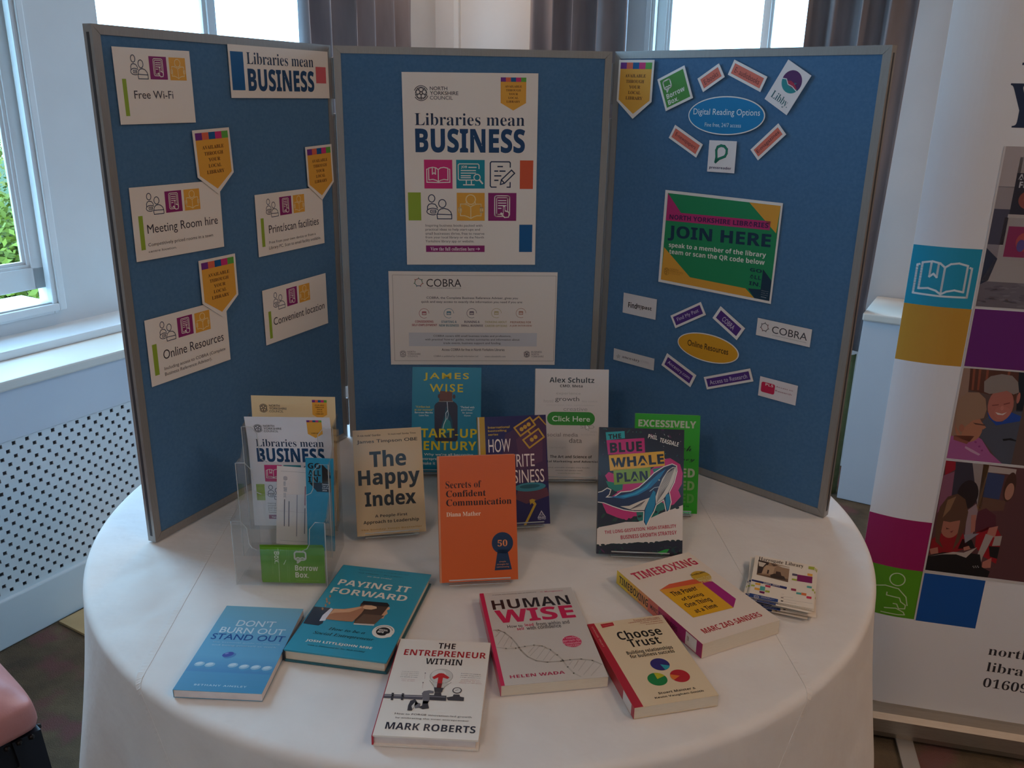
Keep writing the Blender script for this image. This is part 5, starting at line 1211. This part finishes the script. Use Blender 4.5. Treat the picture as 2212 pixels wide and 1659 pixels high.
bm = bmesh.new(); prism(bm, [(0, .002), (HW, .002), (HW, .262), (HW - .01, .268), (.01, .268), (0, .262)], .142, .142 + T, 'y'); obj('back_panel', bm, M_ACRYLIC, hold)
for x in (0, HW - T):
    bm = bmesh.new(); prism(bm, [(.0, .002), (.142, .002), (.142, .262), (.094, .255), (.094, .225), (.075, .207), (.048, .207), (.048, .15), (.02, .123), (0, .123)], x, x + T, 'x')
    obj('side_panel', bm, M_ACRYLIC, hold)
# pale tubes along the pocket rims, with the highlight put into their colour
for k in range(3):
    y = ty[k]; zt, zc = tzt[k], tzc[k]
    bm = bmesh.new(); c = .026
    tube(bm, [(.001, y, tz0[k]), (.0, y, zt), (.016, y, zt + .0006), (c, y, zt - .012), (c + .002, y, zc + .012), (c + .006, y, zc + .004), (c + .014, y, zc)], .0008, 6)
    obj('rim_highlight', bm, M_EDGE_GLINT, hold); bm = bmesh.new()
    tube(bm, [(HW - .001, y, tz0[k]), (HW, y, zt), (HW - .016, y, zt + .0006), (HW - c, y, zt - .012), (HW - c - .002, y, zc + .012), (HW - c - .006, y, zc + .004), (HW - c - .014, y, zc)], .0008, 6)
    obj('rim_highlight', bm, M_EDGE_GLINT, hold)
def leaflet(name, art, x, y, z, label, lean=-4, rot=0, bend=0.0, group=None):
    """x left, z bottom in the holder; stands nearly upright, facing the viewer"""
    w, h = art.W * .001, art.H * .001
    l = math.radians(lean)
    loc = Matrix.Translation((x + w / 2, y, z)) @ Matrix.Rotation(math.radians(90 + lean), 4, 'X') @ Matrix.Translation((0, h / 2, 0)) @ Matrix.Rotation(math.radians(rot), 4, 'Z')
    if bend:
        art.v = [(vx, vy - (bend * .3 * max(0, vy - .02) ** 2 / .08), vz + bend * max(0, (vy - .0) / .1) ** 2.2) for vx, vy, vz in art.v]
    return tag(art.build(name, None, HM @ loc), label, 'leaflet', group)
def a5(paper, HH=210):
    a = Art(148, HH, None); a.clip = True
    s = 148 / 296.0
    # sheet body in strips so it can curl at the top
    for k in range(14): q = HH / 14; a.slab([(0, q * k), (148, q * k), (148, q * k + q), (0, q * k + q)], .0003, paper)
    R = lambda b: tuple(q * s for q in b)
    council(a, 21, 23, 8.2, (31, 16, 62, 31.5), '3B3F4A'); badge_art(a, 107, 6, 133, 33, 41)
    libraries_mean(a, (14, 44, 133, 58.5), (14, 61, 133, 88)); icon_book(a, R((50, 187, 112, 250))); icon_job(a, R((118, 187, 180, 250))); icon_pencil(a, R((190, 190, 246, 248))); a.rectmm(*R((256, 187, 286, 250)), 'D85A38')
    a.rectmm(*R((16, 260, 46, 322)), LIME); icon_people(a, R((56, 264, 112, 318))); icon_reader(a, R((118, 260, 180, 322))); icon_tablet(a, R((188, 260, 250, 322)))
    for k in range(5): a.textmm(('Inspiring business books packed with', 'practical ideas to help start-ups and', 'small businesses thrive, free to reserve', 'from your local library or via the North', 'Yorkshire library app or website.')[k], 27, 165 + 4.4 * k, 86 + (4, 1, 6, 5, -4)[k], 168.6 + 4.4 * k, '5A5660', 'n')
    a.rectmm(27, 189, 91, 196.5, MAG); a.textmm('View the full collection here', 32, 191, 82, 195, 'F0DFE6', 'S')
    return a
leaflet('leaflet', a5('E6CFA4', 236), .0060, .128, .0605, 'cream leaflet standing rearmost in the acrylic holder', -3)
leaflet('leaflet', a5('E4E2E8'), .0045, .104, .0615, 'white curling leaflet with coloured squares in the back tier of the holder', -3, .6, .012)
a = Art(98, 147, None); a.sheet(.0005, 'E2D8D4'); a.linemm(rrect(7, 9, 97, 140), .5, 'A39A9A', 1); council(a, 15, 22, 4, (12, 28, 18, 60), '8A90A0')
for x, y0, y1, c in ((14, 62, 112, '6A6670'), (22, 65, 112, '6A6670'), (36, 52, 130, '9A96A0'), (50, 35, 70, 'A06070'), (50, 76, 124, '7A7680'), (62, 34, 40, 'B83A4A'), (62, 60, 66, '6A9AA8')): a.linemm([(x, y0), (x, y1)], 1.6 if x < 60 else 6, c, 1)
a.linemm([(0, 84), (98, 84)], .4, 'B9AEAC', 1); a.rectmm(84, 118, 98, 147, '5E9A2E', 1)
leaflet('leaflet', a, .054, .078, .0365, 'small pale form standing left of the bright blue leaflet', -4, -3.2)
a = Art(48, 174, None); a.sheet(.0012, '2A93B8'); K = '16181F'
for t, y in (('GO', 9), ('ALL', 22), ('IN.', 34)): a.textmm(t, 4, y, 4 + (22 if t != 'IN.' else 21), y + 10.5, K, 'x')
a.polymm([(28, 10), (43, 26), (43, 62), (19, 62), (5, 45), (28, 45)], K, 1)
for k, t in enumerate(('National', 'Year of', 'Reading', '2026')): a.textmm(t, 28, 46 + 3.8 * k, 28 + (12.5, 10, 12, 8)[k], 49 + 3.8 * k, 'D8DDE0', 'm', 3)
leaflet('leaflet', a,   .1105, .066, .0335, 'tall bright blue leaflet with black lettering in the middle tier of the holder', -3, -1.0)
for k in range(4):
    a = Art(108, 66, None); a.sheet(.0006, '5E9A1A' if k < 3 else '629E1C')
    if k == 3:
        bubble(a, (57, 8, 76, 29), 'E6E6D6', 2.6); a.textmm('Borrow', 57, 33, 96, 43, 'E6E6D6', 'b'); a.textmm('Box.', 57, 46, 80, 56, 'E6E6D6', 'b'); a.textmm('Your library in one app', 58, 60, 97, 62.5, '9CBF6A', 'n')
        a.linemm([(29.5, 2), (29.5, 64)], .6, 'C9D9A8', 1); a.linemm([(44, 2), (44, 64)], .3, '8FB860', 1); a.linemm([(47, 2), (47, 64)], .3, '8FB860', 1); a.textmm('Box.', 15.5, 15, 38, 24, 'DCE6C4', 'b', 2, 90); a.textmm('Your library in one app', 0, 30, 38, 33, '86B04A', 'n', 2, 90); a.linemm([(38, 32), (42, 24)], 1, 'DCE6C4', 1)
    leaflet('leaflet', a, .0435 - .0012 * (3 - k), .0135 - .0026 * k, .0047, 'green leaflet with a speech bubble in front of the holder' if k == 3 else 'green leaflet partly covered in the front pocket of the holder', -4, (1.0, -.6, .5, 0)[k], 0, 'green leaflets in the front pocket')

# ------------------------------------------------------------------ pull up banner
BN = Matrix.Translation((.9658, -.1475, FLOOR)) @ Matrix.Rotation(-.2818, 4, 'Z')    # u along, -y to the viewer
ban = empty('pull_up_banner', BN, 'tall white pull up banner with coloured squares standing right of the table', 'banner')
UW, UH, UB = 800, 2030, 80
a = Art(UW, UH - UB, None, .45); CURL = 110.0; a.sub = 6
a.place = lambda x, y, h: (x * .001, -h - .0002 + .026 * (max(0, CURL - x) / CURL) ** 2, UB * .001 + (UH - UB - y) * .001)
Zy = lambda zz: UH - zz                              # height above floor (mm) -> art y
WB = 'E8E6E6'
XS = [CURL * k / 10 for k in range(11)] + [UW]
for x0, x1 in zip(XS, XS[1:]): a.slab([(x0, 0), (x1, 0), (x1, UH - UB), (x0, UH - UB)], .0006, WB)
def sq(u0, z1, u1, z0, c, lay=1):
    xs = [u0] + [x for x in XS if u0 < x < u1] + [u1]
    for p, q in zip(xs, xs[1:]): a.rectmm(p, Zy(z1), q, Zy(z0), c, lay)
CY = '1E97B5'
sq(0, 1258, 134, 1126, CY); icon_book(a, (2, Zy(1262), 132, Zy(1120)), CY, 'DDE6EA', False)
sq(0, 1126, 135, 994, 'C8922E'); sq(137, 1128, 800, 996, '6A1F70'); sq(0, 603, 138, 471, '9E1A5C'); sq(0, 471, 138, 336, '5A9A1E'); sq(141, 468, 278, 334, '1453A0')
# reading figure on the green square
zc = lambda v: Zy(v); g = 'C9D8B0'
a.ring(84, zc(440), 17, 17, 2.6, g, 2, mm=True)
a.linemm([(40, zc(412)), (60, zc(418)), (90, zc(415)), (110, zc(395)), (116, zc(372))], 2.6, g, 2); a.linemm([(66, zc(400)), (66, zc(392)), (96, zc(390)), (100, zc(380)), (112, zc(372)), (112, zc(362)), (98, zc(360)), (92, zc(372)), (84, zc(372))], 2.6, g, 2)
a.linemm([(66, zc(356)), (92, zc(360)), (110, zc(352)), (114, zc(345)), (100, zc(343)), (86, zc(343)), (60, zc(343))], 2.6, g, 2)
# wording
INK = '1E2C4A'
a.textmm('NORTH', 142, Zy(1752), 560, Zy(1628), INK, 'S'); a.textmm('YORKSHIRE', 128, Zy(1598), 700, Zy(1508), INK, 'S')
for t, zz, u0, u1 in (('northyorks.gov.uk/', 292, 318, 640), ('libraries', 246, 322, 470), ('01609 780780', 200, 322, 560)): a.textmm(t, u0, Zy(zz), u1, Zy(zz - (27 if t[0] != 'n' else 33)), '33323A', 's')
# photograph 1: shelves of books
U0 = 141
def photo(z1, z0, c): sq(U0, z1, 800, z0, c, 1)
photo(1473, 1133, '8A8084')
sq(U0, 1473, 178, 1390, 'B0A4A2', 2); sq(178, 1473, 800, 1452, '8E8080', 2); sq(U0, 1392, 172, 1345, '9A8F90', 2); sq(U0, 1345, 172, 1270, '4A4656', 2)
sq(172, 1452, 800, 1385, '9A9292', 2); sq(172, 1420, 260, 1335, '2E2A36', 3); a.textmm('ALEX', 176, Zy(1418), 212, Zy(1406), 'B8B4B8', 'H', 4); a.textmm('FERNS', 180, Zy(1403), 226, Zy(1390), 'B8B4B8', 'H', 4); a.ell(206, Zy(1366), 22, 20, '8A4A42', 4); a.ell(206, Zy(1368), 12, 12, 'B87858', 5)
sq(170, 1335, 800, 1328, 'B5ACA8', 3); sq(165, 1328, 800, 1235, 'A39A98', 2); sq(176, 1310, 280, 1245, '8E2A56', 3); a.ell(212, Zy(1278), 17, 20, 'B04A4A', 4); a.ell(206, Zy(1270), 8, 13, '5A4A86', 5); a.ell(226, Zy(1268), 6, 6, 'C98A4A', 5)
a.polymm([(U0, Zy(1262)), (166, Zy(1240)), (156, Zy(1192)), (U0, Zy(1182))], '2E3448', 3); a.polymm([(160, Zy(1238)), (800, Zy(1232)), (800, Zy(1190)), (142, Zy(1190))], 'A59C98', 3); sq(U0, 1190, 800, 1133, '6E666C', 2)
rnd = random.Random(5)
for _ in range(50): x = rnd.uniform(145, 330); a.ell(x, Zy(rnd.uniform(1138, 1186)), rnd.uniform(6, 16), rnd.uniform(1, 3), rnd.choice(('625A62', '7A7278')), 3, rnd.uniform(-.2, .2), 10)
# photographs 2 and 3, rectified from measurements of the print
hm = homography([(400, 45), (836, 66), (836, 848), (268, 795)], 1, 1)
class Pic:
    def __init__(s, src, dst, z1, z0):
        s.f = homography(src, 1, 1); s.d = dst; s.z = (z1, z0)
    def __call__(s, pts, c, lay=3):
        P = []
        for p in pts:
            x, y = s.f(*p); P.append((s.d[0] + x * (s.d[1] - s.d[0]), Zy(s.z[0] - y * (s.z[0] - s.z[1]))))
        a.polymm([(max(U0, x), min(max(y, Zy(s.z[0])), Zy(s.z[1]))) for x, y in P], c, lay)
    def e(s, cx, cy, rx, ry, c, lay=3, rot=0, n=22):
        s([(cx + rx * math.cos(2 * PI * i / n) * math.cos(rot) - ry * math.sin(2 * PI * i / n) * math.sin(rot), cy + rx * math.cos(2 * PI * i / n) * math.sin(rot) + ry * math.sin(2 * PI * i / n) * math.cos(rot)) for i in range(n)], c, lay)
# the photo's right side runs out of view; beyond it the print simply continues
p2 = Pic([(400, 45), (836, 72), (836, 843), (268, 795)], (U0, 278), 992, 772)
photo(992, 772, '5E4A44')
p2([(400, 45), (445, 48), (400, 795), (268, 795)], '9A7A68', 2); p2([(442, 48), (770, 68), (770, 260), (440, 190)], '5A3428', 2)
for x in (462, 500, 550, 690): p2([(x, 50), (x + 16, 50), (x + 10, 190), (x - 5, 190)], '8A4A34', 3)
p2([(760, 68), (836, 72), (836, 340), (790, 340)], '1A1F28', 3)
p2([(560, 420), (600, 380), (700, 430), (780, 330), (836, 330), (836, 843), (740, 840), (600, 640), (520, 540)], '50525E', 3); p2([(580, 350), (640, 400), (700, 430), (760, 350), (836, 380), (830, 420), (740, 440), (660, 460), (600, 400)], '24489A', 4)
p2.e(672, 300, 92, 128, 'B06A5C', 5); p2.e(690, 355, 60, 52, 'B86E60', 6); p2([(545, 200), (540, 130), (580, 95), (650, 80), (720, 90), (765, 130), (785, 200), (750, 215), (700, 190), (640, 205), (585, 215)], '8E8078', 6); p2([(640, 350), (690, 362), (725, 348), (700, 372), (660, 370)], 'D8CCC4', 7); p2([(610, 295), (660, 288), (655, 296), (612, 302)], '7A3E36', 7); p2([(690, 285), (735, 272), (735, 280), (695, 292)], '7A3E36', 7); p2.e(788, 240, 12, 40, 'B06A5C', 5); p2.e(685, 318, 12, 18, 'C47C6C', 7)
p2([(790, 570), (836, 590), (836, 600), (780, 590), (735, 600), (725, 580)], '16181E', 6)
p2([(300, 560), (420, 600), (500, 550), (560, 590), (640, 720), (755, 835), (268, 795)], 'A85A8E', 6); p2([(430, 660), (500, 700), (560, 740), (545, 755), (480, 720), (425, 680)], 'C49AB4', 7)
p2.e(450, 490, 108, 130, 'B07458', 7); p2([(350, 480), (345, 380), (370, 260), (430, 205), (510, 205), (560, 250), (575, 330), (560, 400), (480, 420), (420, 480), (390, 560)], '9A7860', 8); p2([(545, 430), (585, 480), (560, 500)], 'B07458', 7); p2([(480, 440), (575, 455), (575, 465), (500, 455)], '5A3A34', 9); p2.e(395, 490, 20, 34, 'A86850', 9); p2([(335, 560), (460, 620), (500, 560), (440, 640), (330, 600)], '8E5242', 8)
for x, y in ((512, 618), (545, 660), (570, 700)): p2.e(x, y, 10, 10, '8E3A76', 7)
p3 = Pic([(258, 800), (836, 850), (836, 1600), (145, 1500)], (U0, 292), 766, 477)
photo(766, 477, '5E3A3C')
p3([(340, 810), (560, 820), (560, 1050), (330, 1000)], '3A3440', 2); p3([(470, 815), (610, 830), (600, 1080), (560, 1060)], '9A8A86', 3); p3([(560, 820), (605, 830), (590, 1080), (560, 1090)], '8A6440', 3); p3([(605, 870), (750, 890), (740, 1030), (590, 1010)], '3A4468', 3); p3([(605, 835), (836, 860), (836, 890), (605, 870)], 'B5A49C', 3); p3([(590, 1010), (800, 1040), (800, 1100), (570, 1100)], '6A4A3C', 3); p3([(258, 800), (335, 808), (340, 850), (260, 880)], '9A1E2E', 3); p3([(240, 880), (335, 860), (330, 1000), (220, 1100)], '8A5468', 3)
p3([(570, 1100), (640, 1080), (740, 1130), (760, 1200), (640, 1240), (570, 1230)], '5A2834', 4); p3([(480, 1090), (550, 1050), (575, 1100), (560, 1250), (490, 1290)], '9A8084', 4); p3.e(465, 995, 90, 85, '2A1E20', 5); p3([(520, 1120), (565, 1120), (575, 1230), (540, 1240)], 'B07060', 5)
p3([(590, 1240), (700, 1200), (780, 1220), (836, 1280), (836, 1480), (700, 1420), (600, 1340)], '9A1622', 4); p3([(700, 1210), (780, 1200), (770, 1280), (690, 1260)], 'B87464', 5); p3([(680, 1250), (755, 1270), (690, 1420), (680, 1490), (630, 1420)], 'A89A92', 6); p3([(770, 1270), (836, 1270), (836, 1340), (760, 1340)], 'A89A92', 6); p3([(730, 1340), (836, 1350), (836, 1440), (760, 1420)], '1E1A1C', 7); p3([(700, 1460), (780, 1430), (790, 1510), (700, 1510)], 'B87464', 5)
p3.e(810, 960, 50, 85, '4A2E26', 5); p3.e(815, 985, 38, 50, 'B07C68', 6)
p3([(190, 1270), (300, 1220), (470, 1240), (540, 1340), (400, 1380), (175, 1370)], '8E1620', 6); p3.e(350, 1190, 88, 78, 'A86A56', 7); p3([(215, 1180), (240, 1060), (300, 1000), (380, 985), (450, 1020), (490, 1100), (480, 1200), (440, 1300), (390, 1360), (420, 1240), (430, 1150), (340, 1160), (280, 1150), (260, 1280), (300, 1340), (225, 1290)], '5E4030', 8); p3([(300, 1020), (370, 1000), (330, 1080), (270, 1130)], '8A6648', 9); p3([(310, 1195), (345, 1205), (312, 1207)], '5A3028', 9); p3([(345, 1225), (380, 1215), (365, 1232)], '7A3434', 9)
p3([(480, 1250), (620, 1245), (500, 1310)], '8E8890', 7); p3([(470, 1280), (560, 1290), (600, 1350), (440, 1350)], '1C1A1E', 6)
p3([(150, 1390), (300, 1370), (520, 1380), (660, 1400), (700, 1500), (790, 1540), (780, 1590), (560, 1560), (145, 1500)], '1A1719', 7); p3([(170, 1395), (400, 1370), (500, 1380), (620, 1345), (530, 1420), (430, 1390), (300, 1385)], 'B3A398', 8); p3([(175, 1340), (250, 1330), (260, 1375), (190, 1380)], 'B07462', 9); p3([(490, 1340), (540, 1330), (560, 1355), (500, 1365)], 'B07462', 9)
for k in range(6): p3.e(612 + 11 * k, 1490 + (k % 2) * 10, 5, 4, 'B5ABA6', 9)
for z0, z1 in ((1131, 1134), (993, 996), (768, 771), (470, 477)): sq(U0 - 3, z1, 800, z0, 'CFC9C6', 10)
sq(137, 1473, 141, 334, 'D0CAC8', 10)
a.build('graphic_panel', ban)
bm = bmesh.new(); prof = [(-.045, .012), (-.052, .03), (-.05, .066), (-.038, .078), (-.012, .082), (.03, .082), (.045, .07), (.052, .03), (.045, .012)]
prism(bm, prof, -.012, .812, 'x'); obj('cassette', bm, noisy('brushed_champagne_aluminium', 'A0968A', 'AEA498', 30, .5, 0, None, 2, 0, (1, 40, 40)), ban)
bpy.data.materials['brushed_champagne_aluminium'].node_tree.nodes['Principled BSDF'].inputs['Metallic'].default_value = .8
for x in (-.018, .812):
    bm = bmesh.new(); prism(bm, [(p[0] * 1.06, p[1]) for p in prof], x, x + .006, 'x'); obj('end_cap', bm, mat('4A4A4E', .5), ban)
for u in (.135, .64):
    bm = bmesh.new(); box(bm, u, u + .042, -.165, .10, .006, .013, 0, .002); ft = obj('foot', bm, mat('B3AEA8', .35, .6), ban)
    bm = bmesh.new(); box(bm, u - .001, u + .043, -.188, -.16, .0, .017, 0, .003); obj('foot_tip', bm, M_DARK, ft)
bm = bmesh.new(); tube(bm, [(.4, .03, .06), (.4, .012, UH * .001)], .008, 10); obj('pole', bm, M_ALU, ban)
bm = bmesh.new(); box(bm, -.004, .804, -.008, .012, UH * .001 - .012, UH * .001 + .012, 0, .003); obj('top_rail', bm, M_ALU, ban)

# ------------------------------------------------------------------ chair at the left edge
e1 = Vector((-.72, .69, 0)).normalized(); e2 = Vector((-.69, -.72, 0)).normalized()
CW = .46; cc = Vector((-.834, -.574, FLOOR)) + (e1 + e2) * CW / 2
CM = Matrix((e1, e2, Vector((0, 0, 1)))).transposed().to_4x4(); CM.translation = cc
ch = empty('dining_chair', CM, 'pink leather seated chair with dark studded legs at the left edge', 'chair')
SH = .455
bm = bmesh.new(); N = 14; hw = CW / 2
rows = []
for j in range(N + 1):
    row = []
    for i in range(N + 1):
        x, y = (i / N * 2 - 1), (j / N * 2 - 1)
        sxp = math.copysign(abs(x) ** .8, x) * hw; syp = math.copysign(abs(y) ** .8, y) * hw
        e_ = max(abs(x), abs(y)); k = (abs(x) ** 5 + abs(y) ** 5) ** .2
        row.append(bm.verts.new((sxp * (1 - .03 * abs(y) ** 6), syp * (1 - .03 * abs(x) ** 6), SH + .035 * (1 - min(1, k) ** 3) - .02 * min(1, k) ** 8)))
    rows.append(row)
for j in range(N):
    for i in range(N): bm.faces.new((rows[j][i], rows[j][i + 1], rows[j + 1][i + 1], rows[j + 1][i]))
bm.edges.ensure_lookup_table()
be = [e_ for e_ in bm.edges if e_.is_boundary]
for dz, gr in ((.010, 1.010), (.018, 1.014), (.032, 1.006), (.002, .90)):
    r = bmesh.ops.extrude_edge_only(bm, edges=be)
    be = [g_ for g_ in r['geom'] if isinstance(g_, bmesh.types.BMEdge)]
    for v in [g_ for g_ in r['geom'] if isinstance(g_, bmesh.types.BMVert)]:
        v.co.z -= dz; v.co.x *= gr; v.co.y *= gr
bmesh.ops.recalc_face_normals(bm, faces=bm.faces)
seat = obj('seat', bm, M_LEATHER, ch, None, True)
md = seat.modifiers.new('soft', 'SUBSURF'); md.levels = md.render_levels = 1
bm = bmesh.new(); box(bm, -hw + .012, hw - .012, -hw + .012, hw - .012, SH - .150, SH - .0825, 0, .004); obj('apron', bm, M_DARKWOOD, ch)
for sx_, sy_ in ((-1, -1), (1, -1), (-1, 1), (1, 1)):
    bm = bmesh.new(); t0, t1 = .026, .017
    cx, cy = sx_ * (hw - .028), sy_ * (hw - .028)
    A = [bm.verts.new((cx + a_ * t0, cy + b_ * t0, SH - .083)) for a_, b_ in ((-1, -1), (1, -1), (1, 1), (-1, 1))]
    B = [bm.verts.new((cx + sx_ * .03 + a_ * t1, cy + sy_ * .03 + b_ * t1, 0.0)) for a_, b_ in ((-1, -1), (1, -1), (1, 1), (-1, 1))]
    bm.faces.new(A); bm.faces.new(B[::-1])
    for k in range(4): bm.faces.new((A[k], B[k], B[(k + 1) % 4], A[(k + 1) % 4]))
    bmesh.ops.recalc_face_normals(bm, faces=bm.faces); obj('leg', bm, M_DARKWOOD, ch)
bm = bmesh.new()
zs = SH - .088
for k in range(20):
    t = -hw + .02 + (CW - .04) * k / 19
    for p in ((t, -hw * 1.0), (-hw * 1.0, t), (t, hw * 1.0), (hw * 1.0, t)):
        r = bmesh.ops.create_icosphere(bm, subdivisions=1, radius=.0065, matrix=Matrix.Translation((p[0], p[1], zs)))
o = obj('stud_trim', bm, mat('2A2422', .3, .7), ch, None, True)
bm = bmesh.new()
prism(bm, [(hw - .06, .40), (hw - .02, .40), (hw + .05, .92), (hw + .0, .95), (hw - .03, .92)], -hw + .01, hw - .01, 'y')
for v in bm.verts: v.co = Vector((v.co.x, v.co.y, v.co.z))
bk = obj('backrest', bm, M_LEATHER, ch); md = bk.modifiers.new('round', 'BEVEL'); md.width = .015; md.segments = 3

# flat cardboard lying on the floor behind the cloth
bm = bmesh.new(); box(bm, 0, .42, 0, .30, 0, .008, 0, .001)
o = obj('cardboard_box', bm, M_CARD, None, Matrix.Translation((-1.256, .344, FLOOR)) @ Matrix.Rotation(math.radians(-33.5), 4, 'Z'))
tag(o, 'flat brown cardboard box on the carpet beside the radiator cover', 'box')
